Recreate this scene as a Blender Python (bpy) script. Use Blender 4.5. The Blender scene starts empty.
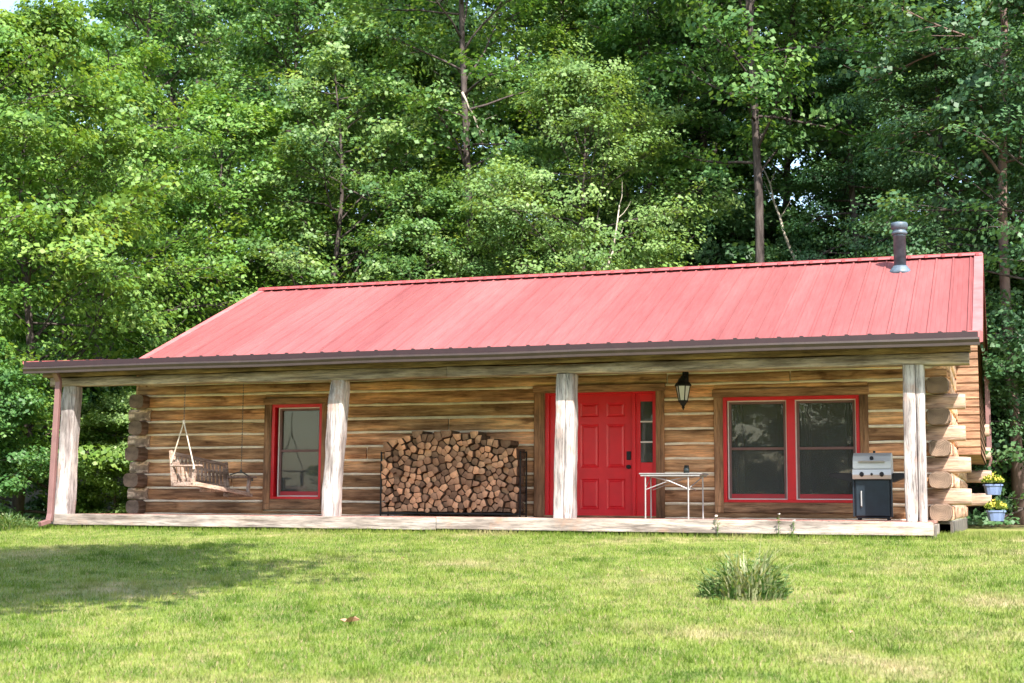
import bpy, math, random
import numpy as np
from mathutils import Vector, Matrix, noise
random.seed(7)
R = math.radians
scene = bpy.context.scene
COL = scene.collection

# ------------------------------------------------------------------ camera
CAM = (10.0, -20.18, 0.185); YAW, PITCH, ROLL, FPX = 19.05, 6.57, 0.338, 1422.3
_y, _p, _r = R(YAW), R(PITCH), R(ROLL)
FW = Vector((-math.sin(_y)*math.cos(_p), math.cos(_y)*math.cos(_p), math.sin(_p)))
RT = Vector((math.cos(_y), math.sin(_y), 0)); UP = RT.cross(FW)
RT2 = RT*math.cos(_r)+UP*math.sin(_r); UP2 = -RT*math.sin(_r)+UP*math.cos(_r)
camd = bpy.data.cameras.new('camera'); cam = bpy.data.objects.new('camera', camd); COL.objects.link(cam)
M = Matrix((RT2, UP2, -FW)).transposed().to_4x4(); M.translation = Vector(CAM); cam.matrix_world = M
camd.sensor_width = 36; camd.lens = FPX/1024*36; camd.clip_end = 2000; camd.clip_start = .05
camd.dof.use_dof = True; camd.dof.focus_distance = 22.5; camd.dof.aperture_fstop = 3.5
scene.camera = cam

# ------------------------------------------------------------------ light
SUN = Vector((.5, -.72, 1)).normalized()
elev = math.asin(SUN.z); az = math.atan2(SUN.x, SUN.y)
w = bpy.data.worlds.new('World'); scene.world = w; w.use_nodes = True
nt = w.node_tree; sky = nt.nodes.new('ShaderNodeTexSky'); sky.sky_type = 'NISHITA'; sky.sun_disc = False
sky.sun_elevation = elev; sky.sun_rotation = az; sky.air_density = 1.2; sky.dust_density = 1.5
nt.links.new(sky.outputs[0], nt.nodes['Background'].inputs[0]); nt.nodes['Background'].inputs[1].default_value = .15
sl = bpy.data.lights.new('sun', 'SUN'); sl.energy = 4.3; sl.angle = R(.53); sl.color = (1, .95, .87)
so = bpy.data.objects.new('sun', sl); COL.objects.link(so); so.rotation_euler = SUN.to_track_quat('Z', 'Y').to_euler()
scene.view_settings.view_transform = 'Standard'; scene.view_settings.look = 'None'
scene.view_settings.exposure = 1.6; scene.view_settings.gamma = 1

# ------------------------------------------------------------------ materials
def newmat(name):
    m = bpy.data.materials.new(name); m.use_nodes = True
    n = m.node_tree.nodes; l = m.node_tree.links; return m, n, l, n['Principled BSDF']
def ramp(n, stops):
    r = n.new('ShaderNodeValToRGB'); e = r.color_ramp.elements
    while len(e) < len(stops): e.new(.5)
    for k, (p, c) in enumerate(stops): e[k].position = p; e[k].color = (*c, 1)
    return r
def noisetex(n, l, scale, stretch=(1, 1, 1), detail=6, rough=.6, coord='Object', rot=(0, 0, 0), loc=None):
    if coord == 'World': c = n.new('ShaderNodeNewGeometry'); out = c.outputs['Position']
    else: c = n.new('ShaderNodeTexCoord'); out = c.outputs[coord]
    mp = n.new('ShaderNodeMapping'); mp.inputs['Scale'].default_value = stretch; mp.inputs['Rotation'].default_value = rot
    l.new(out, mp.inputs[0]); t = n.new('ShaderNodeTexNoise'); t.inputs['Scale'].default_value = scale
    t.inputs['Detail'].default_value = detail; t.inputs['Roughness'].default_value = rough; l.new(mp.outputs[0], t.inputs[0]); return t
def mixc(n, l, fac, a, b, mode='MIX'):
    m = n.new('ShaderNodeMix'); m.data_type = 'RGBA'; m.blend_type = mode
    for i, v in ((0, fac), (6, a), (7, b)):
        if isinstance(v, (int, float)): m.inputs[i].default_value = v
        elif isinstance(v, tuple): m.inputs[i].default_value = (*v, 1)
        else: l.new(v, m.inputs[i])
    return m.outputs[2]
def bump(n, l, b, h, strength, dist=.01):
    k = n.new('ShaderNodeBump'); k.inputs['Strength'].default_value = strength; k.inputs['Distance'].default_value = dist
    l.new(h, k.inputs['Height']); l.new(k.outputs[0], b.inputs['Normal'])

def wood(name, cols, axis='x', rough=.8, scale=3, attr=False, grime=None, bumpk=.6, crack=.35):
    """stretched-noise grain; attr: per-log tint stored on the mesh"""
    m, n, l, b = newmat(name)
    st = {'x': (.35, 5, 5), 'y': (5, .35, 5), 'z': (5, 5, .35)}[axis]
    g = noisetex(n, l, scale, st, 8, .68); rp = ramp(n, cols); l.new(g.outputs[0], rp.inputs[0]); c = rp.outputs[0]
    big = noisetex(n, l, 1.6, {'x': (.6, 2, 3), 'y': (2, .6, 3), 'z': (2, 2, .6)}[axis], 4, .6)
    br = ramp(n, [(.34, (.48, .44, .42)), (.52, (.95, .93, .92)), (.66, (1.35, 1.24, 1.12))]); l.new(big.outputs[0], br.inputs[0])
    c = mixc(n, l, 1.0, c, br.outputs[0], 'MULTIPLY')
    fine = noisetex(n, l, 9, st, 6, .75); fr = ramp(n, [(.36, (crack,)*3), (.50, (1, 1, 1)), (.68, (1.25, 1.22, 1.2))]); l.new(fine.outputs[0], fr.inputs[0])
    c = mixc(n, l, .6 if attr else .85, c, fr.outputs[0], 'MULTIPLY')
    if attr:
        kn = noisetex(n, l, 1.0, (2.2, 4, 6), 3, .5); kr = ramp(n, [(.30, (.30, .24, .20)), (.36, (.8, .76, .72)), (.44, (1, 1, 1))]); l.new(kn.outputs[0], kr.inputs[0])
        c = mixc(n, l, .8, c, kr.outputs[0], 'MULTIPLY')
    if attr:
        a = n.new('ShaderNodeAttribute'); a.attribute_name = 'tint'
        c = mixc(n, l, 1.0, c, a.outputs['Color'], 'MULTIPLY')
    if grime:
        gn = noisetex(n, l, grime[1], (1, 1, 1), 5, .65); gr = ramp(n, [(grime[2], (0, 0, 0)), (grime[3], (1, 1, 1))]); l.new(gn.outputs[0], gr.inputs[0])
        c = mixc(n, l, gr.outputs[0], c, grime[0])
    l.new(c, b.inputs['Base Color']); b.inputs['Roughness'].default_value = rough; b.inputs['Specular IOR Level'].default_value = .25
    bump(n, l, b, g.outputs[0], bumpk, .02)
    return m
LOGC = [(.28, (.13, .07, .042)), (.40, (.33, .195, .11)), (.53, (.54, .345, .20)), (.70, (.72, .52, .34))]
m_log = wood('hewn_log', LOGC, 'x', attr=True)
m_logy = wood('hewn_log_side', LOGC, 'y', attr=True)
WHC = [(.26, (.13, .095, .09)), (.38, (.30, .255, .25)), (.50, (.46, .42, .415)), (.70, (.57, .535, .53))]
m_post = wood('weathered_post', WHC, 'z', grime=((.36, .22, .17), 2.2, .56, .72), crack=.22, scale=2)
m_beam = wood('weathered_beam', [(.30, (.11, .075, .06)), (.5, (.31, .245, .21)), (.70, (.50, .42, .38))], 'x')
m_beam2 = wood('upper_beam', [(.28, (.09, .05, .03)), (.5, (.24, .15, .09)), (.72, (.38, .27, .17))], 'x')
m_rim = wood('deck_rim', [(.28, (.13, .10, .085)), (.45, (.31, .265, .235)), (.70, (.45, .405, .37))], 'x', grime=((.33, .20, .14), 1.7, .58, .75))
m_deck = wood('deck_boards', [(.25, (.20, .09, .07)), (.5, (.34, .17, .14)), (.75, (.45, .26, .22))], 'y')
m_trim = wood('brown_trim_up', [(.28, (.14, .07, .04)), (.5, (.30, .165, .09)), (.72, (.44, .27, .16))], 'z')
m_trimx = wood('brown_trim_across', [(.28, (.16, .085, .045)), (.5, (.36, .20, .11)), (.72, (.52, .33, .19))], 'x')
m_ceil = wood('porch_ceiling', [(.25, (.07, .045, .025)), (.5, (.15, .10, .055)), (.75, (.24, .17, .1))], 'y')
m_lap = wood('lap_siding', [(.28, (.15, .080, .048)), (.5, (.31, .175, .105)), (.72, (.42, .27, .18))], 'x')
m_swing = wood('swing_wood', [(.25, (.18, .12, .095)), (.5, (.36, .265, .215)), (.72, (.50, .40, .34))], 'y')

def plain(name, col, rough=.5, metal=0, var=.25, scale=6, bumpk=0, spec=.5, stretch=(1, 1, 1)):
    m, n, l, b = newmat(name); t = noisetex(n, l, scale, stretch, 5, .6)
    rp = ramp(n, [(.3, tuple(x*(1-var) for x in col)), (.7, tuple(min(1, x*(1+var)) for x in col))]); l.new(t.outputs[0], rp.inputs[0])
    l.new(rp.outputs[0], b.inputs['Base Color']); b.inputs['Roughness'].default_value = rough; b.inputs['Metallic'].default_value = metal
    b.inputs['Specular IOR Level'].default_value = spec
    if bumpk: bump(n, l, b, t.outputs[0], bumpk, .01)
    return m
m_chink = plain('mortar_chinking', (.86, .74, .58), .95, var=.18, scale=5, bumpk=.8, spec=.1)
m_endg = None
def endgrain(name, col, dark):
    m, n, l, b = newmat(name)
    t = noisetex(n, l, 9, (1, 1, 1), 6, .7); rp = ramp(n, [(.32, dark), (.68, col)]); l.new(t.outputs[0], rp.inputs[0])
    oi = n.new('ShaderNodeObjectInfo'); rr = ramp(n, [(0, (.36, .34, .33)), (.3, (.68, .64, .61)), (.55, (1, .93, .86)), (1, (1.5, 1.32, 1.15))])
    l.new(oi.outputs['Random'], rr.inputs[0]); c = mixc(n, l, 1.0, rp.outputs[0], rr.outputs[0], 'MULTIPLY')
    l.new(c, b.inputs['Base Color']); b.inputs['Roughness'].default_value = .85; b.inputs['Specular IOR Level'].default_value = .2
    bump(n, l, b, t.outputs[0], .6, .01); return m
m_fire = endgrain('split_wood_end', (.62, .41, .27), (.34, .20, .125))
m_bark = plain('bark', (.13, .085, .06), .95, var=.5, scale=14, bumpk=1, spec=.1)
def ringmat(name, ax):
    m, n, l, b = newmat(name); tc = n.new('ShaderNodeTexCoord'); mp = n.new('ShaderNodeMapping'); mp.inputs['Scale'].default_value = (0, 1, 1) if ax == 'x' else (1, 0, 1); l.new(tc.outputs['Object'], mp.inputs[0])
    nz = noisetex(n, l, 7, (1, 1, 1), 3, .6); va = n.new('ShaderNodeVectorMath'); va.operation = 'LENGTH'; l.new(mp.outputs[0], va.inputs[0])
    ma = n.new('ShaderNodeMath'); ma.operation = 'MULTIPLY_ADD'; ma.inputs[1].default_value = .05; l.new(nz.outputs[0], ma.inputs[0]); l.new(va.outputs['Value'], ma.inputs[2])
    mb_ = n.new('ShaderNodeMath'); mb_.operation = 'MULTIPLY'; mb_.inputs[1].default_value = 260; l.new(ma.outputs[0], mb_.inputs[0]); ms_ = n.new('ShaderNodeMath'); ms_.operation = 'SINE'; l.new(mb_.outputs[0], ms_.inputs[0])
    rp = ramp(n, [(0, (.13, .085, .06)), (1, (.30, .21, .15))]); l.new(ms_.outputs[0], rp.inputs[0]); n2 = noisetex(n, l, 5, (1, 1, 1), 5, .7); r2 = ramp(n, [(.32, (.3, .27, .25)), (.5, (1, 1, 1)), (.7, (1.5, 1.45, 1.4))]); l.new(n2.outputs[0], r2.inputs[0])
    c = mixc(n, l, 1.0, rp.outputs[0], r2.outputs[0], 'MULTIPLY')
    if ax == 'x': c = mixc(n, l, 1.0, c, (2.2, 2.2, 2.2), 'MULTIPLY')
    l.new(c, b.inputs['Base Color']); b.inputs['Roughness'].default_value = .9; bump(n, l, b, ms_.outputs[0], .3, .004); return m
m_ringx = ringmat('log_rings_pale', 'x'); m_ringy = ringmat('log_rings', 'y')
m_logendx = wood('sunlit_weathered_log_run', [(.28, (.17, .11, .08)), (.48, (.40, .30, .24)), (.72, (.60, .50, .44))], 'x', attr=True)  # right-hand runs: sunlit whiteness painted into the weathered colour
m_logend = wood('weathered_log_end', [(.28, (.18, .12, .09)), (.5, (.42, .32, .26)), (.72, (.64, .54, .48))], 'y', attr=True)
m_red = plain('red_paint', (.66, .012, .020), .35, var=.10, scale=3)
m_redd = plain('red_sash_paint', (.40, .022, .030), .45, var=.12, scale=3)
m_white = plain('white_bead', (.72, .66, .62), .5, var=.08)
m_screen = plain('window_sash_dark', (.17, .085, .075), .5, var=.15)
m_black = plain('black_metal', (.016, .016, .018), .6, spec=.3)
m_blackm = plain('rack_metal', (.03, .028, .026), .6, metal=.6)
m_stain = plain('brushed_steel', (.52, .51, .49), .5, metal=.45, var=.1, stretch=(.2, 1, 8))
m_alum = plain('aluminium', (.36, .355, .35), .45, metal=.4, var=.08)
m_cab = plain('dark_blue_metal', (.014, .022, .032), .4, metal=.2)
m_pipe = plain('flue_metal', (.085, .115, .145), .5, metal=.1, var=.45, scale=8)
m_down = plain('downspout_paint', (.19, .095, .090), .55, var=.12)
m_gut = plain('gutter_paint', (.036, .022, .017), .5, var=.2)
m_dark = plain('interior_dark', (.035, .03, .026), .9)
m_intw = plain('interior_wall', (.10, .085, .07), .9)
m_blind = plain('window_blind', (.20, .205, .185), .8, var=.04)
m_curt = plain('curtain_cloth', (.16, .15, .14), .9, var=.1)
m_pot = plain('blue_plastic', (.15, .21, .38), .4, var=.12)
m_rope = plain('rope', (.55, .47, .38), .9)
m_chain = plain('chain_metal', (.12, .11, .10), .5, metal=.6)
m_fl = plain('yellow_petals', (.72, .62, .10), .7, var=.3, scale=40)
m_flw = plain('white_petals', (.75, .66, .60), .7, var=.15)
m_leafdead = plain('dead_leaf', (.40, .22, .14), .8, var=.3, scale=30)
m_stone = plain('foundation_stone', (.12, .10, .085), .95, var=.5, scale=5, bumpk=1)

def glassmat(name, tintc=(.85, .88, .88), rough=0.0, wav=.02):
    m, n, l, b = newmat(name); n.remove(b); out = n['Material Output']
    tr = n.new('ShaderNodeBsdfTransparent'); tr.inputs[0].default_value = (*tintc, 1)
    gl = n.new('ShaderNodeBsdfGlossy'); gl.inputs['Roughness'].default_value = rough
    fr = n.new('ShaderNodeFresnel'); fr.inputs[0].default_value = 1.52
    mm = n.new('ShaderNodeMath'); mm.operation = 'MULTIPLY_ADD'; mm.inputs[1].default_value = .75; mm.inputs[2].default_value = .02; l.new(fr.outputs[0], mm.inputs[0])
    t = noisetex(n, l, 2.2, (1, 1, 1), 2, .5); bp = n.new('ShaderNodeBump'); bp.inputs['Strength'].default_value = wav; bp.inputs['Distance'].default_value = .1
    l.new(t.outputs[0], bp.inputs['Height']); l.new(bp.outputs[0], gl.inputs['Normal'])
    mx = n.new('ShaderNodeMixShader'); l.new(mm.outputs[0], mx.inputs[0]); l.new(tr.outputs[0], mx.inputs[1]); l.new(gl.outputs[0], mx.inputs[2]); df_ = n.new('ShaderNodeBsdfDiffuse'); df_.inputs[0].default_value = (.34, .36, .34, 1); m3 = n.new('ShaderNodeMixShader'); m3.inputs[0].default_value = .13; l.new(mx.outputs[0], m3.inputs[1]); l.new(df_.outputs[0], m3.inputs[2]); l.new(m3.outputs[0], out.inputs[0])
    return m
m_glass = glassmat('window_glass', (.62, .65, .63)); m_lglass = glassmat('lantern_glass', (.9, .93, .95), .15)
m_frost = plain('lantern_bulb', (.80, .82, .88), .3, var=.05)

def roofmat():
    m, n, l, b = newmat('red_roof_metal')
    big = noisetex(n, l, .7, (1.6, .25, .25), 4, .6, 'World'); rp = ramp(n, [(.3, (.215, .060, .060)), (.5, (.24, .074, .073)), (.72, (.265, .092, .089))]); l.new(big.outputs[0], rp.inputs[0])
    fn = noisetex(n, l, 5, (3, .3, .3), 5, .65, 'World'); fr = ramp(n, [(.3, (.86, .84, .84)), (.7, (1.1, 1.1, 1.1))]); l.new(fn.outputs[0], fr.inputs[0])
    c = mixc(n, l, 1.0, rp.outputs[0], fr.outputs[0], 'MULTIPLY')
    # each sheet has weathered a little differently; thin dark lines painted beside each rib stand in for its shade
    g = n.new('ShaderNodeNewGeometry'); sp = n.new('ShaderNodeSeparateXYZ'); l.new(g.outputs['Position'], sp.inputs[0])
    def mth(op, a, b_): k = n.new('ShaderNodeMath'); k.operation = op; (l.new(a, k.inputs[0]) if not isinstance(a, float) else None); k.inputs[1].default_value = b_; return k.outputs[0]
    px1 = mth('ADD', sp.outputs['X'], 5.42); sh = mth('DIVIDE', px1, .915); fl_ = mth('FLOOR', sh, 0.0)
    wn = n.new('ShaderNodeTexWhiteNoise'); wn.noise_dimensions = '1D'; l.new(fl_, wn.inputs['W']); wr = ramp(n, [(0, (.88, .87, .87)), (1, (1.1, 1.1, 1.1))]); l.new(wn.outputs['Value'], wr.inputs[0])
    c = mixc(n, l, 1.0, c, wr.outputs[0], 'MULTIPLY')
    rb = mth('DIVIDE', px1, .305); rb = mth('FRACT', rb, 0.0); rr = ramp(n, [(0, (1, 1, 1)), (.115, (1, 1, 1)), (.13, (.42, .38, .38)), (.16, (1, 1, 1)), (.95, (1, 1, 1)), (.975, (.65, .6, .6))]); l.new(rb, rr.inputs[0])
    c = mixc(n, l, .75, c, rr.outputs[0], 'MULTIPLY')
    l.new(c, b.inputs['Base Color']); b.inputs['Roughness'].default_value = .55; b.inputs['Specular IOR Level'].default_value = .35
    return m
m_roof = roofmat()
m_roofd = plain('roof_trim', (.30, .06, .062), .5, var=.15)
m_rake = plain('rake_flashing', (.45, .13, .13), .5, var=.25, scale=3)
m_trunk = plain('tree_bark_grey', (.075, .060, .055), .95, var=.55, scale=7, bumpk=1, spec=.1, stretch=(2, 2, .4))
m_trunkp = plain('tree_bark_pink', (.17, .115, .10), .95, var=.4, scale=6, bumpk=1, spec=.1, stretch=(2, 2, .5))
m_snag = plain('bare_pale_wood', (.42, .36, .29), .9, var=.3, scale=6, spec=.1)

def leafmat(name, a, b_, c_, trans=.38, rough=.5, spec=.4):
    m, n, l, b = newmat(name); out = n['Material Output']
    at = n.new('ShaderNodeAttribute'); at.attribute_name = 'tint'
    rp = ramp(n, [(0, a), (.5, b_), (1, c_)]); l.new(at.outputs['Fac'], rp.inputs[0])
    oi = n.new('ShaderNodeObjectInfo'); hr = ramp(n, [(0, (.85, .95, .9)), (1, (1.12, 1.03, 1.0))]); l.new(oi.outputs['Random'], hr.inputs[0])
    c = mixc(n, l, 1.0, rp.outputs[0], hr.outputs[0], 'MULTIPLY')
    l.new(c, b.inputs['Base Color']); b.inputs['Roughness'].default_value = rough; b.inputs['Specular IOR Level'].default_value = spec
    tl = n.new('ShaderNodeBsdfTranslucent'); c2 = mixc(n, l, 1.0, c, (1.5, 1.35, .55), 'MULTIPLY'); l.new(c2, tl.inputs[0])
    mx = n.new('ShaderNodeMixShader'); mx.inputs[0].default_value = trans
    l.new(b.outputs[0], mx.inputs[1]); l.new(tl.outputs[0], mx.inputs[2]); l.new(mx.outputs[0], out.inputs[0]); return m
m_leafA = leafmat('leaves_bright', (.060, .148, .032), (.130, .245, .044), (.245, .345, .078))
m_leafB = leafmat('leaves_mid', (.045, .118, .036), (.098, .200, .054), (.205, .315, .095))
m_leafC = leafmat('leaves_dark', (.032, .088, .036), (.062, .145, .058), (.12, .215, .090), .33)
m_leafL = leafmat('leaves_light', (.095, .185, .055), (.17, .275, .082), (.26, .36, .12))
m_weed = leafmat('weed_leaves', (.055, .12, .03), (.12, .20, .06), (.38, .36, .22), .35)
m_potleaf = leafmat('pot_plant_leaves', (.08, .16, .02), (.20, .28, .04), (.34, .36, .06), .3)

def grassmat(name, blade):
    m, n, l, b = newmat(name)
    p1 = noisetex(n, l, .55, (1, 1, 1), 5, .62, 'World'); p2 = noisetex(n, l, 3.2, (1, 1, 1), 4, .65, 'World')
    r1 = ramp(n, [(.34, (.105, .175, .020)), (.48, (.165, .232, .033)), (.57, (.21, .25, .055)), (.67, (.30, .28, .12))]); l.new(p1.outputs[0], r1.inputs[0])
    r2 = ramp(n, [(.36, (.55, .68, .45)), (.5, (.95, .97, .9)), (.64, (1.35, 1.2, 1.5))]); l.new(p2.outputs[0], r2.inputs[0])
    c = mixc(n, l, 1.0, r1.outputs[0], r2.outputs[0], 'MULTIPLY')
    if blade:
        at = n.new('ShaderNodeAttribute'); at.attribute_name = 'tint'
        ra = ramp(n, [(0, (.62, .72, .6)), (.6, (1.05, 1.05, 1.0)), (1, (1.25, 1.2, 1.4))]); l.new(at.outputs['Fac'], ra.inputs[0]); rs = ramp(n, [(.74, (0, 0, 0)), (.86, (1, 1, 1))]); l.new(at.outputs['Fac'], rs.inputs[0])
        c = mixc(n, l, 1.0, c, ra.outputs[0], 'MULTIPLY'); c = mixc(n, l, rs.outputs[0], c, (.33, .26, .15))
        out = n['Material Output']; tl = n.new('ShaderNodeBsdfTranslucent'); l.new(c, tl.inputs[0]); mx = n.new('ShaderNodeMixShader'); mx.inputs[0].default_value = .3
        l.new(b.outputs[0], mx.inputs[1]); l.new(tl.outputs[0], mx.inputs[2]); l.new(mx.outputs[0], out.inputs[0])
    else:
        # forest floor behind and beside the mown lawn
        g = n.new('ShaderNodeNewGeometry'); sp = n.new('ShaderNodeSeparateXYZ'); l.new(g.outputs['Position'], sp.inputs[0])
        mr = n.new('ShaderNodeMapRange'); mr.inputs[1].default_value = 9; mr.inputs[2].default_value = 13; l.new(sp.outputs['Y'], mr.inputs[0])
        c = mixc(n, l, .25, c, (.16, .12, .07)); c = mixc(n, l, mr.outputs[0], c, (.07, .055, .03)); bump(n, l, b, p2.outputs[0], 1, .03)
    l.new(c, b.inputs['Base Color']); b.inputs['Roughness'].default_value = .7; b.inputs['Specular IOR Level'].default_value = .25
    return m
m_ground = grassmat('ground_turf', False); m_blade = grassmat('grass_blades', True)

# ------------------------------------------------------------------ object helpers
def props(o, label=None, cat=None, group=None, kind=None):
    for k, v in (('label', label), ('category', cat), ('group', group), ('kind', kind)):
        if v: o[k] = v
    return o
def thing(name, loc, label, cat, group=None):
    o = bpy.data.objects.new(name, None); o.empty_display_size = .2; o.location = loc; COL.objects.link(o)
    return props(o, label, cat, group)
def root_of(o):
    while o.parent: o = o.parent
    return o
class MB:
    def __init__(s): s.v = []; s.f = []; s.mi = []; s.tint = []
    def add(s, vs, fs, mi=0, tint=None):
        b = len(s.v); s.v += [tuple(p) for p in vs]; s.f += [tuple(b+i for i in f) for f in fs]; s.mi += [mi]*len(fs); s.tint += [tint]*len(fs); return s
    def box(s, x0, x1, y0, y1, z0, z1, bev=.004, mi=0, tint=None, mat=None):
        b = min(bev, (x1-x0)*.3, (y1-y0)*.3, (z1-z0)*.3); vs = []; idx = {}
        for ix, X in ((0, x0), (1, x1)):
            for iy, Y in ((0, y0), (1, y1)):
                for iz, Z in ((0, z0), (1, z1)):
                    sx, sy, sz = (1 if ix == 0 else -1), (1 if iy == 0 else -1), (1 if iz == 0 else -1)
                    for a, d in enumerate(((0, sy*b, sz*b), (sx*b, 0, sz*b), (sx*b, sy*b, 0))):
                        idx[ix, iy, iz, a] = len(vs); vs.append((X+d[0], Y+d[1], Z+d[2]))
        g = lambda *k: idx[k]; f = []
        for i in (0, 1):
            q = [g(i, 0, 0, 0), g(i, 1, 0, 0), g(i, 1, 1, 0), g(i, 0, 1, 0)]; f.append(q if i else q[::-1])
            q = [g(0, i, 0, 1), g(1, i, 0, 1), g(1, i, 1, 1), g(0, i, 1, 1)]; f.append(q[::-1] if i else q)
            q = [g(0, 0, i, 2), g(1, 0, i, 2), g(1, 1, i, 2), g(0, 1, i, 2)]; f.append(q if i else q[::-1])
        for i in (0, 1):
            for j in (0, 1):
                f.append([g(0, i, j, 1), g(1, i, j, 1), g(1, i, j, 2), g(0, i, j, 2)])
                f.append([g(i, 0, j, 0), g(i, 1, j, 0), g(i, 1, j, 2), g(i, 0, j, 2)])
                f.append([g(i, j, 0, 0), g(i, j, 1, 0), g(i, j, 1, 1), g(i, j, 0, 1)])
        for k in [(a, c, d) for a in (0, 1) for c in (0, 1) for d in (0, 1)]: f.append([g(*k, 0), g(*k, 1), g(*k, 2)])
        if mat is not None: vs = [tuple(mat @ Vector(p)) for p in vs]
        return s.add(vs, f, mi, tint)
    def tube(s, pts, rads, n=8, mi=0, tint=None, cap=True):
        pts = [Vector(p) for p in pts]; vs = []; fs = []
        if not hasattr(rads, '__len__'): rads = [rads]*len(pts)
        d0 = (pts[-1]-pts[0]).normalized(); ref = Vector((0, 0, 1)) if abs(d0.z) < .9 else Vector((1, 0, 0))
        for i, p in enumerate(pts):
            d = (pts[min(i+1, len(pts)-1)]-pts[max(i-1, 0)]).normalized(); a = d.cross(ref).normalized(); b = d.cross(a)
            for k in range(n):
                t = 2*math.pi*k/n; vs.append(p+(a*math.cos(t)+b*math.sin(t))*rads[i])
        for i in range(len(pts)-1):
            for k in range(n): fs.append((i*n+k, i*n+(k+1) % n, (i+1)*n+(k+1) % n, (i+1)*n+k))
        if cap: fs.append(tuple(range(n))[::-1]); fs.append(tuple((len(pts)-1)*n+k for k in range(n)))
        return s.add(vs, fs, mi, tint)
    def lathe(s, c, prof, n=16, mi=0):
        vs = []; fs = []
        for r, z in prof:
            for k in range(n): t = 2*math.pi*k/n; vs.append((c[0]+r*math.cos(t), c[1]+r*math.sin(t), c[2]+z))
        for i in range(len(prof)-1):
            for k in range(n): fs.append((i*n+k, i*n+(k+1) % n, (i+1)*n+(k+1) % n, (i+1)*n+k))
        fs.append(tuple(range(n))[::-1]); fs.append(tuple((len(prof)-1)*n+k for k in range(n)))
        return s.add(vs, fs, mi)
    def beam(s, p0, p1, w, h, seg=12, rnd=.2, amp=.01, freq=2.5, seed=0, taper=1.0, mi=0, tint=None, endmi=None):
        """hewn timber from p0 to p1: rounded-rectangle section, uneven faces; w sideways, h along the 'up' axis"""
        p0, p1 = Vector(p0), Vector(p1); d = (p1-p0).normalized()
        up = Vector((0, 0, 1)) if abs(d.z) < .8 else Vector((0, 1, 0)); a = d.cross(up).normalized(); b = a.cross(d).normalized()
        sec = []
        for cx, cy, t0 in ((1, 1, 0), (-1, 1, 90), (-1, -1, 180), (1, -1, 270)):
            for q in (5, 45, 85):
                t = R(t0+q); sec.append((cx*(1-rnd)+rnd*math.cos(t), cy*(1-rnd)+rnd*math.sin(t)))
            if True:
                nx, ny = {0: (0, 1), 90: (-1, 0), 180: (0, -1), 270: (1, 0)}[t0]; sec.append((nx, ny))
        n = len(sec); vs = []; fs = []
        for i in range(seg+1):
            t = i/seg; p = p0.lerp(p1, t); k = 1+(taper-1)*t
            e = .96 if i in (0, seg) else 1
            for j, (u, v) in enumerate(sec):
                q = p+a*(u*w/2*k*e)+b*(v*h/2*k*e)
                nz = noise.noise(Vector((q.x*freq+seed*7.1, q.y*freq+3.3*seed, q.z*freq)))+.5*noise.noise(q*freq*3)
                vs.append(q+(a*u+b*v)*nz*amp)
        for i in range(seg):
            for k in range(n): fs.append((i*n+k, i*n+(k+1) % n, (i+1)*n+(k+1) % n, (i+1)*n+k))
        s.add(vs, fs, mi, tint)
        s.add(vs[:n], [tuple(range(n))[::-1]], endmi if endmi is not None else mi, tint)
        s.add(vs[-n:], [tuple(range(n))], endmi if endmi is not None else mi, tint)
        return s
    def quadleaf(s, c, a, b, l, w, mi=0): # small folded leaf
        c, a, b = Vector(c), Vector(a), Vector(b)
        nn = a.cross(b)*w*.25
        return s.add([c, c+a*l*.45+b*w/2+nn, c+a*l, c+a*l*.45-b*w/2+nn], [(0, 1, 2), (0, 2, 3)], mi)
    def build(s, name, mats, parent=None, smooth=False, label=None, origin=None):
        if not isinstance(mats, (list, tuple)): mats = [mats]
        o3 = Vector(origin) if origin is not None else (Vector(root_of(parent).location) if parent else Vector((0, 0, 0)))
        me = bpy.data.meshes.new(name); me.from_pydata([(x-o3.x, y-o3.y, z-o3.z) for x, y, z in s.v], [], s.f)
        for m in mats: me.materials.append(m)
        me.polygons.foreach_set('material_index', s.mi)
        if any(t is not None for t in s.tint):
            at = me.attributes.new('tint', 'FLOAT_COLOR', 'FACE')
            for i, t in enumerate(s.tint): at.data[i].color = (*(t or (1, 1, 1)), 1)
        if smooth: me.polygons.foreach_set('use_smooth', [True]*len(me.polygons))
        me.update(); o = bpy.data.objects.new(name, me); COL.objects.link(o)
        if parent:
            o.parent = parent
            if origin is not None: o.location = o3-Vector(root_of(parent).location)
        else: o.location = o3
        if label: o['label'] = label
        return o
def fastmesh(name, verts, faces_n, loops, mats, tint=None, smooth=False):
    """verts (N,3) array; loops flat index array; faces_n = verts per face (constant)"""
    me = bpy.data.meshes.new(name); nv = len(verts); nf = len(loops)//faces_n
    me.vertices.add(nv); me.vertices.foreach_set('co', verts.astype(np.float32).ravel())
    me.loops.add(len(loops)); me.loops.foreach_set('vertex_index', loops.astype(np.int32))
    me.polygons.add(nf); me.polygons.foreach_set('loop_start', np.arange(nf, dtype=np.int32)*faces_n)
    me.update(calc_edges=True); me.validate()
    for m in mats: me.materials.append(m)
    if tint is not None:
        at = me.attributes.new('tint', 'FLOAT', 'FACE'); at.data.foreach_set('value', tint.astype(np.float32))
    if smooth: me.polygons.foreach_set('use_smooth', [True]*nf)
    return me

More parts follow.
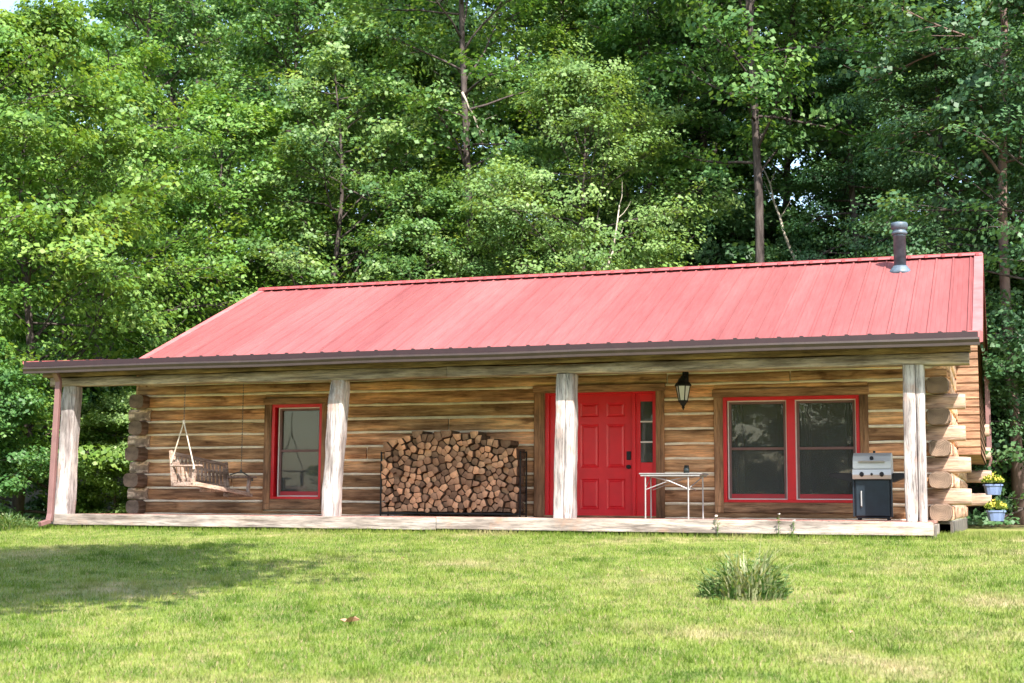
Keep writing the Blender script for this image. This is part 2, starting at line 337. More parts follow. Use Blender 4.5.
# ------------------------------------------------------------------ ground
def gz(x, y):
    if y < 0: z = -.23+.058*max(y, -26)
    else: z = -.23
    if y > 11: z += .24*(y-11)*min(1, (y-11)/8) if y < 75 else .24*64
    z += .03*noise.noise(Vector((x*.25, y*.25, 0)))*(1 if y < -1 else .3)
    return z
gx = sorted(set([-400, -200, -100, -60]+[i*1.0 for i in range(-42, 46)]+[60, 100, 200, 400])); gy = sorted(set([-400, -150, -60]+[i*1.0 for i in range(-40, 80)]+[100, 150, 400]))
gr = MB(); gr.v = [(x, y, gz(x, y)) for y in gy for x in gx]; W_ = len(gx)
gr.f = [(j*W_+i, j*W_+i+1, (j+1)*W_+i+1, (j+1)*W_+i) for j in range(len(gy)-1) for i in range(W_-1)]; gr.mi = [0]*len(gr.f); gr.tint = [None]*len(gr.f)
props(gr.build('ground', m_ground, smooth=True), kind='structure')

def blades(name, pts, hmin, hmax, wid, tint, lean=.5, seed=1, mat=None, zoff=-.004):
    rg = np.random.default_rng(seed); N = len(pts); a = rg.uniform(0, 2*np.pi, N); h = rg.uniform(hmin, hmax, N)
    z = np.array([gz(float(x), float(y)) for x, y in pts])+zoff; wv = rg.uniform(.6, 1.2, N)*wid
    b = np.c_[pts, z]; side = np.c_[np.cos(a), np.sin(a), 0*a]*wv[:, None]/2
    la = rg.uniform(0, 2*np.pi, N); lm = rg.uniform(0, lean, N)*h; tip = b+np.c_[np.cos(la)*lm, np.sin(la)*lm, h]
    v = np.empty((N*3, 3)); v[0::3] = b-side; v[1::3] = b+side; v[2::3] = tip
    me = fastmesh(name, v, 3, np.arange(N*3), [mat or m_blade], tint)
    o = bpy.data.objects.new(name, me); COL.objects.link(o); return o
rg = np.random.default_rng(5)
N = 420000; dd = 7.4+(27-7.4)*rg.random(N)**1.0; th = R(90+YAW)+R(23)*(rg.random(N)*2-1)
dd = dd/np.cos(th-R(90+YAW))
px = CAM[0]+dd*np.cos(th); py = CAM[1]+dd*np.sin(th)
ok = (py < -.13) | ((px < -5.1) & (py < 6)) | ((px > 9.15) & (py < 1.5)); P = np.c_[px, py][ok]
tint = rg.random(len(P))*.93
cx, cy = 7.75, -7.15
dist = np.minimum(np.hypot((P[:, 0]-cx)/.62, (P[:, 1]-cy)/.8), np.hypot((P[:, 0]-cx-.5)/.75, (P[:, 1]-cy-.2)/.6)); near = (dist*rg.uniform(.7, 1.6, len(P)) < .95)
tint[near] = np.clip(.62+.4*rg.random(near.sum()), 0, 1)
keep = ~(near & (rg.random(len(P)) < .35)); P = P[keep]; tint = tint[keep]
lawn = blades('lawn_grass', P, .018, .05, .009, tint, .9, 2)
props(lawn, 'short mown green lawn with dry straw coloured patches', 'grass', kind='stuff')
cen_ = np.c_[rg.uniform(-6, 13, 420), rg.uniform(-13, -.5, 420)]; tf = np.repeat(cen_, 60, axis=0)+rg.normal(0, .055, (420*60, 2))
tuft = blades('lawn_tufts', tf, .03, .085, .010, np.repeat(rg.random(420), 60)*.55, .8, 9)
props(tuft, 'darker coarse grass tufts and clover scattered through the lawn', 'grass', kind='stuff')
# taller unmown fringe against the deck and at the yard's edges
N = 9000; fx = rg.uniform(-5.3, 9.9, N); fy = -.16-.18*rg.random(N)**1.5; Pf = np.c_[fx, fy]
fr2 = np.c_[rg.uniform(-9.5, -5.05, 14000), rg.uniform(-.9, 2.2, 14000)]; fr3 = np.c_[rg.uniform(9.1, 12.5, 12000), rg.uniform(-.1, 3.5, 12000)]
Pf = np.r_[Pf, fr2, fr3]
fringe = blades('tall_grass', Pf, .03, .10, .009, rg.random(len(Pf))*.8, .6, 3)
props(fringe, 'taller unmown grass along the deck edge and yard margins', 'grass', kind='stuff')

# ------------------------------------------------------------------ the cabin
WY = 2.10           # face plane of the chinking
XL, XR = -4.95, 9.28
P_ = .236
cab = thing('log_cabin', (2.1, 0, 0), 'one storey log cabin with a red metal roof and a full width front porch', 'cabin')
OPEN = [(-2.27, -1.07, .17, 2.035), (2.72, 4.86, -1, 2.13), (5.70, 8.07, .19, 2.02)]
logs = MB(); chk = MB()
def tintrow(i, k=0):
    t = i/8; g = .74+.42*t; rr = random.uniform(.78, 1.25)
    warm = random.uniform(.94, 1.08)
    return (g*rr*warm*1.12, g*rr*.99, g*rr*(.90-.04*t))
def front_log(x0, x1, z0, z1, tint, seed, y=WY):
    n = max(2, int((x1-x0)/.14)); vs = []; prof = [(.0, .0), (-.026, .10), (-.040, .35), (-.042, .65), (-.026, .90), (0, 1.0)]
    for i in range(n+1):
        x = x0+(x1-x0)*i/n
        bl = .020*noise.noise(Vector((x*.8, seed*3.1, 0)))+.006*noise.noise(Vector((x*6, seed, 5)))
        tl = .020*noise.noise(Vector((x*.8, seed*5.7, 9)))+.006*noise.noise(Vector((x*6, seed, 15)))
        for d, t in prof:
            z = (z0+bl)+(z1+tl-z0-bl)*t; yy = y+d+.010*noise.noise(Vector((x*2.2, z*9, seed)))*(1 if d else 0)
            vs.append((x, yy, z))
    m = len(prof); fs = [(i*m+k, (i+1)*m+k, (i+1)*m+k+1, i*m+k+1) for i in range(n) for k in range(m-1)]
    logs.add(vs, fs, 0, tint)
    logs.add(vs[:m], [tuple(range(m))], 0, tint); logs.add(vs[-m:], [tuple(range(m))[::-1]], 0, tint)
def spans(z0, z1, a, b):
    out = [(a, b)]
    for (ox0, ox1, oz0, oz1) in OPEN:
        if z1 > oz0+.025 and z0 < oz1-.02:
            nw = []
            for s0, s1 in out:
                if ox1 <= s0 or ox0 >= s1: nw.append((s0, s1)); continue
                if ox0 > s0: nw.append((s0, ox0))
                if ox1 < s1: nw.append((ox1, s1))
            out = nw
    return out
ROWS = [(i*P_+.010, (i+1)*P_-.024, i) for i in range(9)]+[(9*P_+.008, 9*P_+.17, 8), (9*P_+.19, 9*P_+.42, 7)]
CUT = {8: [3.1], 4: [-.3], 2: [-2.9], 9: [4.95, 6.9], 1: [.9], 6: [1.2]}
for j, (z0, z1, ti) in enumerate(ROWS):
    for (ox0, ox1, oz0, oz1) in OPEN:      # short pieces above a head or under a sill
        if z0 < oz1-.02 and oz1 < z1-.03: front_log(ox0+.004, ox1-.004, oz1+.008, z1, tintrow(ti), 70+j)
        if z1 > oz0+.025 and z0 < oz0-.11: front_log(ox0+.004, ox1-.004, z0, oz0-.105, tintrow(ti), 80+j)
    for s0, s1 in spans(z0, z1, XL+.05, XR-.05):
        cs = [c for c in CUT.get(j, []) if s0+.2 < c < s1-.2]; e = [s0]+cs+[s1]
        for k in range(len(e)-1):
            zz0, zz1 = z0, z1
            for (ox0, ox1, oz0, oz1) in OPEN:      # trim a log that is partly cut by the head or sill of an opening
                pass
            dz = random.uniform(-.008, .008)
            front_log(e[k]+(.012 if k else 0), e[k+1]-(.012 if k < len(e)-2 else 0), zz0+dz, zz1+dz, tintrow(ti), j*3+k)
for (a, b, c, d) in [(XL+.05, -2.27, 0, 2.55), (-2.27, -1.07, 0, .17), (-2.27, -1.07, 2.035, 2.55), (-1.07, 2.72, 0, 2.55), (2.72, 4.86, 2.13, 2.55), (4.86, 5.70, 0, 2.55), (5.70, 8.07, 0, .19), (5.70, 8.07, 2.02, 2.55), (8.07, XR-.05, 0, 2.55)]:
    chk.box(a, b, WY, WY+.2, c, d, .001)
# mortar bulging unevenly between courses
for j in range(10):
    z = j*P_-.006
    for s0, s1 in spans(z-.01, z+.02, XL+.25, XR-.25):
        n = int((s1-s0)/.2)+2
        pts = [(s0+(s1-s0)*i/n, WY-.010+.004*noise.noise(Vector((i*.7, j, 0))), z+.008*noise.noise(Vector((i*.35, j*3.3, 0)))) for i in range(n+1)]
        chk.tube([(a_, b_-.006, c_) for a_, b_, c_ in pts], [.021+.012*noise.noise(Vector((i*.9, j*2, 4))) for i in range(n+1)], 6)
logs.build('log_wall', m_log, cab, smooth=True)
chk.build('chinking', m_chink, cab)
# log ends at both corners: side-wall logs (even courses) poke forward, front logs (odd courses) run past the corner
def et(): g = random.uniform(.75, 1.1); return (g, g*.97, g*.94)
def log_end(*a, mats=None):
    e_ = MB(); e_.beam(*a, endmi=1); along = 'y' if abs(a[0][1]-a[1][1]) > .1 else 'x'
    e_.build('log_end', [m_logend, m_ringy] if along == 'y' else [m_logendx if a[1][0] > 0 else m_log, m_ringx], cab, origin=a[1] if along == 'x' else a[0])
for i in range(0, 10, 2):
    z = i*P_+P_/2
    for xc, wd in ((-4.78, .30), (9.10, .34)):
        f = random.uniform(-.05, .05); g = random.uniform(.42, .7)
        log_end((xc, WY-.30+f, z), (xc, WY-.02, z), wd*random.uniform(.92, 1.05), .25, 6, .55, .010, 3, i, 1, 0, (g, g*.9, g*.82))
for i in range(1, 10, 2):
    z = i*P_+P_/2
    if z > 2.2: continue
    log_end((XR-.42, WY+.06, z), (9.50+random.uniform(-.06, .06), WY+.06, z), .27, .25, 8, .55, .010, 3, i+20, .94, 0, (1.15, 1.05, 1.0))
    log_end((XL+.35, WY+.06, z), (-5.02+random.uniform(-.06, .04), WY+.06, z), .27, .24, 6, .5, .010, 3, i+40, .95, 1, tintrow(2))
    for sx, xa, xb in ((1, 9.1, 9.76), (-1, -4.8, -5.3)):
        log_end((xa, 10.6, z), (xb+random.uniform(-.03, .02), 10.6, z), .28, .26, 6, .55, .010, 3, i+60, .95, 0, et())
# side and rear walls
side = MB()
for i in range(11):
    z0, z1 = i*P_+.012, (i+1)*P_-.024
    for xx, s in ((XR, 1), (XL, -1)):
        tr_ = tintrow(min(i, 8)); side.beam((xx-s*.12, WY-.02, (z0+z1)/2), (xx-s*.12, 10.8, (z0+z1)/2), .24, z1-z0, 14, .25, .012, 2, i, 1, 0, ((tr_[0]*1.25, tr_[1]*1.35, tr_[2]*1.75) if s > 0 else tr_))  # right wall tint lifted: its sunlit whitish look is put into the colour
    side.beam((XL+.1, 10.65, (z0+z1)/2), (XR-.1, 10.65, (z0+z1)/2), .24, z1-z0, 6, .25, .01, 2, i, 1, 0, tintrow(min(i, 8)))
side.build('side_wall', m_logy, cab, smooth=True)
cs = MB(); cs.box(XL+.04, XL+.20, WY+.2, 10.7, -.1, 2.55, .001); cs.box(XR-.20, XR-.04, WY+.2, 10.7, -.1, 2.55, .001); cs.box(XL+.2, XR-.2, 10.58, 10.70, -.1, 2.55, .001)
cs.build('side_chinking', m_chink, cab)
# gables
SL = .43; YB, ZB = 2.85, 2.862; YR_, ZR = 7.5, 4.885
YE, ZE = -.46, 2.486
RX0, RX1 = -5.42, 9.73
for x0, x1 in ((XL, XL+.16), (XR-.16, XR)):
    gab = MB()
    zs = lambda y: (ZE+(ZB-ZE)*(y-YE)/(YB-YE) if y < YB else ZB+(ZR-ZB)*(y-YB)/(YR_-YB) if y < YR_ else ZR-SL*(y-YR_))-.07
    ys = [WY, YB, YR_, 10.8]; vs = [(x, y, z) for x in (x0, x1) for y, z in [(WY, 2.56)]+[(y, zs(y)) for y in ys]+[(10.8, 2.56)]]
    k = 6; gab.add(vs, [tuple(range(k))[::-1], tuple(range(k, 2*k))]+[(i, (i+1) % k, k+(i+1) % k, k+i) for i in range(k)])
    gab.build('gable', m_lap, cab)
# lap-sided upper box on the right side, carried by the rear log ends
lap = MB(); z = 1.08; k = 0
while z < 3.3:
    y0 = 5.0; top = min(z+.135, 3.4)
    lap.add([(XR, y0-.022, z), (9.64, y0-.022, z), (9.64, y0, top), (XR, y0, top), (9.64, 10.9, top), (9.662, 10.9, z), (9.662, y0-.022, z)],
            [(0, 1, 2, 3), (6, 5, 4, 2)])
    lap.add([(XR, y0-.022, z), (9.662, y0-.022, z), (9.662, y0+.02, z), (XR, y0+.02, z)], [(0, 1, 2, 3)]); z += .135
lap.box(XR, 9.63, 5.02, 10.88, 1.075, 3.3, .002)
lap.build('lap_siding', m_lap, cab)
ct = MB(); ct.box(9.67, 9.74, 10.85, 10.98, 1.02, 3.3, .004); ct.build('corner_board', m_down, cab)
# interior
it = MB(); it.box(XL+.2, XR-.2, WY+.2, 10.5, -.1, -.02, .001); it.box(XL+.2, XR-.2, WY+.2, 10.5, 2.56, 2.60, .001); it.box(XL+.25, XR-.25, 5.2, 5.3, -.02, 2.56, .001)
it.build('interior', m_intw, cab)

# deck
dk = MB(); x = -4.98; 
while x < 9.06:
    x2 = min(x+.14, 9.06); dk.box(x, x2-.008, -.13, WY+.02, -.038, 0, .004); x = x2
dk.build('deck_floor', m_deck, cab)
rim = MB(); rim.beam((-5.02, -.16, -.084), (1.9, -.16, -.097), .05, .178, 30, .1, .006, 1.5, 1); rim.beam((1.91, -.16, -.084), (9.08, -.16, -.100), .05, .184, 30, .1, .006, 1.5, 2)
rim.beam((-4.97, -.1, -.12), (-4.97, WY, -.12), .05, .145, 6, .1, .004); rim.beam((9.05, -.1, -.12), (9.05, WY-.3, -.12), .05, .145, 6, .1, .004)
rim.build('deck_rim', m_rim, cab)
fd = MB(); fd.box(XL+.05, XR-.05, WY+.0, WY+.25, -.6, -.045, .01); fd.box(XR-.3, XR-.02, WY, 10.7, -.6, -.02, .01); fd.box(XL+.02, XL+.3, WY, 10.7, -.6, -.02, .01)
for x in (-4.8, -.1, 4, 8.8): fd.box(x, x+.3, .05, .35, -.6, -.045, .01)
fd.build('foundation', m_stone, cab)

# posts (the third is two timbers side by side)
def post(x0, x1, xt0, xt1, seed, lab):
    m = MB(); w0, w1 = x1-x0, xt1-xt0
    m.beam(((x0+x1)/2, .05, -.002), ((xt0+xt1)/2, .05, 2.13), w0, .26, 22, .22, .020, 1.8, seed, w1/w0)
    return m.build('post', m_post, cab, smooth=True, label=lab)
post(-5.05, -4.76, -4.95, -4.70, 1, 'leaning weathered post beside the downspout')
post(-.10, .17, .03, .27, 2, 'crooked weathered post beside the single window')
m = MB(); m.beam((3.785, .05, -.002), (3.82, .05, 2.13), .155, .24, 22, .2, .014, 2, 3); m.beam((3.935, .058, -.002), (3.965, .058, 2.13), .13, .25, 22, .2, .014, 2, 4)
m.build('post', m_post, cab, smooth=True, label='split double post in front of the red door')
m = MB(); m.beam((8.80, .05, -.002), (8.81, .05, 2.13), .17, .26, 22, .2, .014, 2, 5); m.beam((8.945, .058, -.002), (8.95, .058, 2.13), .11, .25, 22, .2, .012, 2, 6)
m.build('post', m_post, cab, smooth=True, label='cracked straight post beside the barbecue')
bm_ = MB(); bm_.beam((-5.2, .05, 2.205), (2.0, .05, 2.205), .24, .155, 30, .2, .02, 1.2, 7); bm_.beam((2.01, .05, 2.202), (9.60, .05, 2.205), .24, .155, 30, .2, .02, 1.2, 8)
bm_.build('porch_beam', m_beam, cab, smooth=True)
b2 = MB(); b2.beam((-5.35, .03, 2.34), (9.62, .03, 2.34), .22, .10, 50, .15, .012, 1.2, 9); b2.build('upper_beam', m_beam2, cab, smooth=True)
# rafters + ceiling under the porch roof
cl = MB()
cl.add([(RX0+.05, YE+.05, ZE-.04), (RX1-.05, YE+.05, ZE-.04), (RX1-.05, YB, ZB-.06), (RX0+.05, YB, ZB-.06)], [(0, 1, 2, 3)])
cl.add([(RX0+.05, YE+.05, ZE-.015), (RX1-.05, YE+.05, ZE-.015), (RX1-.05, YB, ZB-.035), (RX0+.05, YB, ZB-.035)], [(0, 3, 2, 1)])
x = RX0+.1
while x < RX1-.1:
    cl.add([(x+dx, y, z) for dx in (0, .04) for y, z in ((-.3, 2.365), (WY, 2.62), (WY, 2.73), (-.3, 2.45))], [(0, 1, 2, 3), (7, 6, 5, 4), (0, 4, 5, 1), (3, 2, 6, 7), (0, 3, 7, 4), (1, 5, 6, 2)]); x += .6
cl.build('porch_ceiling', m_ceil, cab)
# roof: one ribbed sheet profile for every slope
def ribbed(y0, z0, y1, z1, xa, xb, pitch=.305, rise=.022, off=.0):
    vs, fs = [], []; x = xa; prof = []
    while x < xb-.01:
        prof += [(x, rise), (x+.022, rise), (x+.036, 0)]
        for t in (.12, .20): prof += [(x+t-.004, 0), (x+t, .004), (x+t+.004, 0)]
        prof += [(x+pitch-.014, 0)]; x += pitch
    prof = [(min(a, xb), b) for a, b in prof]+[(xb, rise)]; n = len(prof)
    for (y, z) in ((y0, z0), (y1, z1)):
        for a, b in prof: vs.append((a, y, z+b))
    fs = [(i, i+1, n+i+1, n+i) for i in range(n-1)]; return vs, fs
rf = MB()
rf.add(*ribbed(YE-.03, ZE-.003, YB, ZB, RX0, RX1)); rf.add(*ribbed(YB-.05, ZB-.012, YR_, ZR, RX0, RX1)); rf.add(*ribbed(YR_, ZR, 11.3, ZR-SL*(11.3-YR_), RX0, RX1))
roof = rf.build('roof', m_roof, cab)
# roof deck under the sheets gives the roof its thickness
rd = MB()
def slab(y0, z0, y1, z1, t=.05, d=.012):
    rd.add([(x, y, z) for x in (RX0+.02, RX1-.02) for y, z in ((y0, z0-d), (y1, z1-d), (y1, z1-d-t), (y0, z0-d-t))], [(0, 1, 2, 3), (7, 6, 5, 4), (0, 4, 5, 1), (3, 2, 6, 7), (0, 3, 7, 4), (1, 5, 6, 2)])
slab(YE+.02, ZE, YB, ZB, .03, .006); slab(YB, ZB, YR_, ZR); slab(YR_, ZR, 11.25, ZR-SL*(11.25-YR_))
rd.build('roof_deck', m_beam2, roof)
rc = MB()
rc.add([(x, y, z) for x in (RX0-.01, RX1+.01) for y, z in ((YR_-.17, ZR-.02), (YR_-.15, ZR+.025), (YR_, ZR+.065), (YR_+.15, ZR+.025), (YR_+.15, ZR-.02))], [(0, 5, 6, 1), (1, 6, 7, 2), (2, 7, 8, 3), (3, 8, 9, 4), (0, 1, 2, 3, 4), (9, 8, 7, 6, 5)])
x = RX0+.1
while x < RX1: rc.box(x, x+.06, YR_-.19, YR_-.165, ZR-.03, ZR+.03, .003); x += .305
rc.build('ridge_cap', m_roofd, roof)
for xa, xb, s in ((RX1-.13, RX1+.025, 1), (RX0-.025, RX0+.13, -1)):
    rk = MB()
    for (y0, z0, y1, z1) in ((YE-.03, ZE, YB, ZB), (YB, ZB, YR_, ZR), (YR_, ZR, 11.3, ZR-SL*(11.3-YR_))):
        h = .04
        rk.add([(xa, y0, z0+h), (xb, y0, z0+h), (xb, y1, z1+h), (xa, y1, z1+h), (xb, y0, z0-.12), (xb, y1, z1-.12), (xa, y0, z0-.0), (xa, y1, z1-.0)], [(0, 1, 2, 3), (1, 4, 5, 2), (0, 3, 7, 6), (0, 6, 4, 1)])
    rk.build('rake_flashing', m_rake, roof)
# gutter and downspouts
gt = MB(); sec = [(-.50, 2.44), (-.515, 2.435), (-.52, 2.41), (-.50, 2.37), (-.50, 2.335), (-.41, 2.335), (-.41, 2.43), (-.425, 2.43), (-.425, 2.35), (-.485, 2.35), (-.485, 2.37), (-.503, 2.41)]
n = len(sec); nseg = 30; vs = []
for i in range(nseg+1):
    x = RX0+(RX1+.02-RX0)*i/nseg; s = .010*noise.noise(Vector((x*.5, 0, 0)))
    vs += [(x, y, z+s-.012*(1-i/nseg)) for y, z in sec]
gt.add(vs, [(i*n+k, (i+1)*n+k, (i+1)*n+(k+1) % n, i*n+(k+1) % n) for i in range(nseg) for k in range(n)]+[tuple(range(n)), tuple(nseg*n+k for k in range(n))[::-1]])
gt.build('gutter', m_gut, cab)
ef = MB(); x = RX0
while x < RX1-.01:
    xe = min(x+.305, RX1); w_ = .036
    ef.add([(x, YE-.036, 2.43), (xe, YE-.036, 2.43), (xe, YE-.036, ZE+.026), (x+w_+.03, YE-.036, ZE+.026), (x+w_+.004, YE-.036, ZE+.042), (x, YE-.036, ZE+.042), (x, YE-.03, 2.43), (xe, YE-.03, 2.43)], [(0, 1, 2, 3, 4, 5), (0, 6, 7, 1)]); x += .305
ef.build('eave_flashing', plain('dark_maroon_trim', (.022, .007, .009), .6, var=.2), roof)
ds = MB()
def spout(pts, w=.085, d=.06):
    for a, b in zip(pts[:-1], pts[1:]): ds.beam(a, b, w, d, 2, .25, 0)
spout([(-4.86, -.40, 2.34), (-4.87, -.28, 2.2), (-4.93, -.27, .0), (-4.93, -.30, -.12), (-4.98, -.48, -.17)], .10, .075)
ds.build('downspout', m_down, cab)
ds = MB(); spout([(9.72, 11.1, 3.4), (9.73, 11.1, 1.1)], .09, .07); ds.build('downspout', m_down, cab)

# flue pipe through the roof
c = (8.30, 6.75, ZB+(ZR-ZB)*(6.75-YB)/(YR_-YB))
fl = MB(); fl.lathe(c, [(.112, -.05), (.112, .62), (.116, .62), (.116, .66)], 24); flue = fl.build('chimney', m_pipe, cab, smooth=True)
fc = MB(); fc.lathe(c, [(.14, .66), (.145, .70), (.122, .73), (.122, .76), (.152, .77), (.157, .85), (.145, .88), (.06, .90)], 24); fc.build('chimney_cap', m_pipe, flue, smooth=True)
ff = MB(); ff.lathe((c[0], c[1], c[2]), [(.24, -.09), (.20, -.02), (.14, .05), (.13, .07)], 20); ff.build('flashing', m_pipe, flue, smooth=True)

# ---- windows
def window(x0, x1, z0, z1, trim, redm, sashes, lab, yin=.10, blind=False):
    fr = MB()
    a, b, c, d = trim  # outer brown trim
    red0, red1, rz0, rz1 = redm
    yf = WY-.07
    rr = MB(); t = .055; yr0 = WY-.045; yr1 = WY+.16
    rr.box(red0, red0+t, yr0, yr1, rz0, rz1, .005); rr.box(red1-t, red1, yr0, yr1, rz0, rz1, .005)
    rr.box(red0+t, red1-t, yr0+.002, yr1, rz1-t, rz1, .005); rr.box(red0+t, red1-t, yr0+.002, yr1, rz0, rz0+t*.8, .005)
    if len(sashes) > 1: rr.box(sashes[0][1], sashes[1][0], yr0+.01, yr1, rz0+t*.8, rz1-t, .005)
    win = rr.build('window', m_red, cab, label=lab)
    for q_, mt_ in (((a, red0, yf, WY+.02, c, rz1), m_trim), ((red1, b, yf, WY+.02, c, rz1), m_trim), ((a-.02, b+.02, yf-.012, WY+.02, rz1, d), m_trimx)):
        k_ = MB(); k_.box(*q_, .008); k_.build('window_trim', mt_, win)
    k_ = MB(); k_.box(a-.01, b+.01, yf-.008, WY+.02, c-.10, rz0, .01) if c >= rz0 else k_.box(red0, red1, yf, WY+.02, c-.10, rz0, .01); k_.build('window_sill', m_trimx, win)
    if c < rz0:
        for q_ in ((a, red0), (red1, b)): k_ = MB(); k_.box(q_[0], q_[1], yf, WY+.02, c-.10, c-.001, .004); k_.build('window_trim', m_trim, win)
    for (s0, s1) in sashes:
        s = MB(); zb, zt = rz0+t*.8, rz1-t; y0 = WY+.03; wb = .018
        s.box(s0, s0+wb, y0-.03, y0+.03, zb, zt, .003); s.box(s1-wb, s1, y0-.03, y0+.03, zb, zt, .003); s.box(s0+wb, s1-wb, y0-.03, y0+.03, zt-wb, zt, .003); s.box(s0+wb, s1-wb, y0-.03, y0+.03, zb, zb+wb, .003)
        bead = s.build('sash_bead', m_white, win)
        q = MB(); i0, i1, j0, j1 = s0+wb, s1-wb, zb+wb, zt-wb; zm = (j0+j1)/2+.02; k = .035
        q.box(i0, i0+k, y0-.012, y0+.05, j0, j1, .003); q.box(i1-k, i1, y0-.012, y0+.05, j0, j1, .003)
        q.box(i0+k, i1-k, y0-.012, y0+.05, j1-k, j1, .003); q.box(i0+k, i1-k, y0-.014, y0+.05, zm-.02, zm+.02, .003)
        sa = q.build('sash', m_screen, win)
        q2 = MB(); q2.box(i0+k, i1-k, y0-.012, y0+.05, j0, j0+.07, .003); q2.build('sash_rail', m_redd, win)
        g = MB(); g.box(i0+k-.002, i1-k+.002, y0+.012, y0+.018, j0+.07, zm-.02, .0005); g.box(i0+k-.002, i1-k+.002, y0+.030, y0+.036, zm+.02, j1-k, .0005)
        g.build('pane', m_glass, win)
        if blind:
            bl = MB(); zz = j0+.15
            while zz < j1-.02: bl.box(i0+.03, i1-.03, y0+.075, y0+.082, zz, zz+.027, .001); zz += .0275
            bl.box(i0+.03, i1-.03, y0+.070, y0+.087, j0+.12, j0+.148, .002); bl.build('blind', m_blind, win)
        else:
            cu = MB()
            for xs, xe in ((i0+.02, i0+.20), (i1-.16, i1-.02)):
                n = 24; vs = [(xs+(xe-xs)*i/n, y0+.22+.03*math.sin(i*1.5), z) for i in range(n+1) for z in (j0, j1)]
                cu.add(vs, [(2*i, 2*i+2, 2*i+3, 2*i+1) for i in range(n)])
            cu.build('curtain', m_curt, win)
    return win
window(0, 0, 0, 0, (-2.27, -1.07, .19, 2.03), (-2.13, -1.15, .27, 1.92), [(-2.02, -1.19)], 'single window with a pale blind and red frame', blind=True)
window(0, 0, 0, 0, (5.70, 8.07, .19, 2.02), (5.84, 7.94, .25, 1.895), [(5.905, 6.83), (6.96, 7.885)], 'wide double window with a bright red frame')

# ---- door set
df = MB(); yf = WY+.0; 
df.box(2.90, 2.96, yf-.03, yf+.18, .0, 2.02, .005); df.box(4.72, 4.765, yf-.03, yf+.18, .0, 2.02, .005); df.box(2.96, 4.72, yf-.028, yf+.18, 1.985, 2.02, .005)
df.box(3.30, 3.37, yf-.02, yf+.18, .04, 1.985, .006); df.box(4.36, 4.415, yf-.02, yf+.18, .04, 1.985, .006)
df.box(2.96, 4.72, yf-.03, yf+.18, .0, .04, .004); door = df.build('door', m_red, cab, label='red entrance door set with sidelights in brown trim')
for q_ in ((2.72, 2.90), (4.765, 4.90)): dt = MB(); dt.box(q_[0], q_[1], WY-.075, WY+.02, .0, 2.02, .008); dt.build('door_jamb', m_trim, door)
dh = MB(); dh.box(2.70, 4.92, WY-.085, WY+.02, 2.02, 2.135, .008); dh.build('door_head', m_trimx, door)
# six-panel slab
dp = MB(); sx0, sx1, sz0, sz1 = 3.37, 4.36, .04, 1.985; ys = yf+.035
cols = [(3.485, 3.795), (3.925, 4.235)]; rows = [(.13, .62), (.80, 1.50), (1.62, 1.85)]
xs = [sx0, cols[0][0], cols[0][1], cols[1][0], cols[1][1], sx1]; zs_ = [sz0, rows[0][0], rows[0][1], rows[1][0], rows[1][1], rows[2][0], rows[2][1], sz1]
for i in range(5):
    for j in range(7):
        a, b, c_, d_ = xs[i], xs[i+1], zs_[j], zs_[j+1]
        if i in (1, 3) and j in (1, 3, 5):
            r1, r2 = .022, .055; V = []
            for ins, dep in ((0, 0), (r1, .016), (r1+.008, .016), (r2, .004)):
                V += [(a+ins, ys+dep, c_+ins), (b-ins, ys+dep, c_+ins), (b-ins, ys+dep, d_-ins), (a+ins, ys+dep, d_-ins)]
            F = [(4*q+k, 4*q+(k+1) % 4, 4*q+4+(k+1) % 4, 4*q+4+k) for q in range(3) for k in range(4)]+[(12, 13, 14, 15)]
            dp.add(V, F)
        else: dp.add([(a, ys, c_), (b, ys, c_), (b, ys, d_), (a, ys, d_)], [(0, 1, 2, 3)])
dp.box(sx0, sx1, ys+.02, ys+.05, sz0, sz1, .001)
slabo = dp.build('door_leaf', m_red, door)
hh = MB(); kx = 4.298
hh.box(kx-.035, kx+.035, ys-.02, ys+.002, .92, 1.06, .01); hh.tube([(kx, ys-.02, .99), (kx, ys-.035, .99)], .018, 12)
hh.build('door_lock', m_black, door)
hh = MB(); hh.tube([(kx, ys, .81), (kx, ys-.012, .81), (kx, ys-.013, .81), (kx, ys-.04, .81), (kx, ys-.045, .81), (kx, ys-.075, .81), (kx, ys-.085, .81)], [.034, .034, .012, .012, .026, .03, .016], 14)
hh.build('handle', m_black, door)
for (a, b) in ((2.96, 3.30), (4.415, 4.72)):
    sdl = MB(); g0, g1 = a+.075, b-.03; gz0, gz1 = .88, 1.86; y0, y1 = yf+.03, yf+.07
    if a < 3: g0, g1 = a+.15, b-.03
    sdl.box(a, g0, y0, y1, .04, 1.985, .003); sdl.box(g1, b, y0, y1, .04, 1.985, .003); sdl.box(g0, g1, y0, y1, .04, gz0, .003); sdl.box(g0, g1, y0, y1, gz1, 1.985, .003)
    sd = sdl.build('sidelight', m_red, door)
    for k in (1, 2): mu = MB(); zz = gz0+(gz1-gz0)*k/3; mu.box(g0, g1, y0-.004, y1-.01, zz-.012, zz+.012, .002); mu.build('muntin', m_white, door)
    g = MB(); g.box(g0, g1, y0+.018, y0+.024, gz0, gz1, .0005); g.build('pane', m_glass, door)
th_ = MB(); th_.box(2.90, 4.765, WY-.10, WY-.03, .0, .03, .006); th_.build('threshold', m_trimx, door)

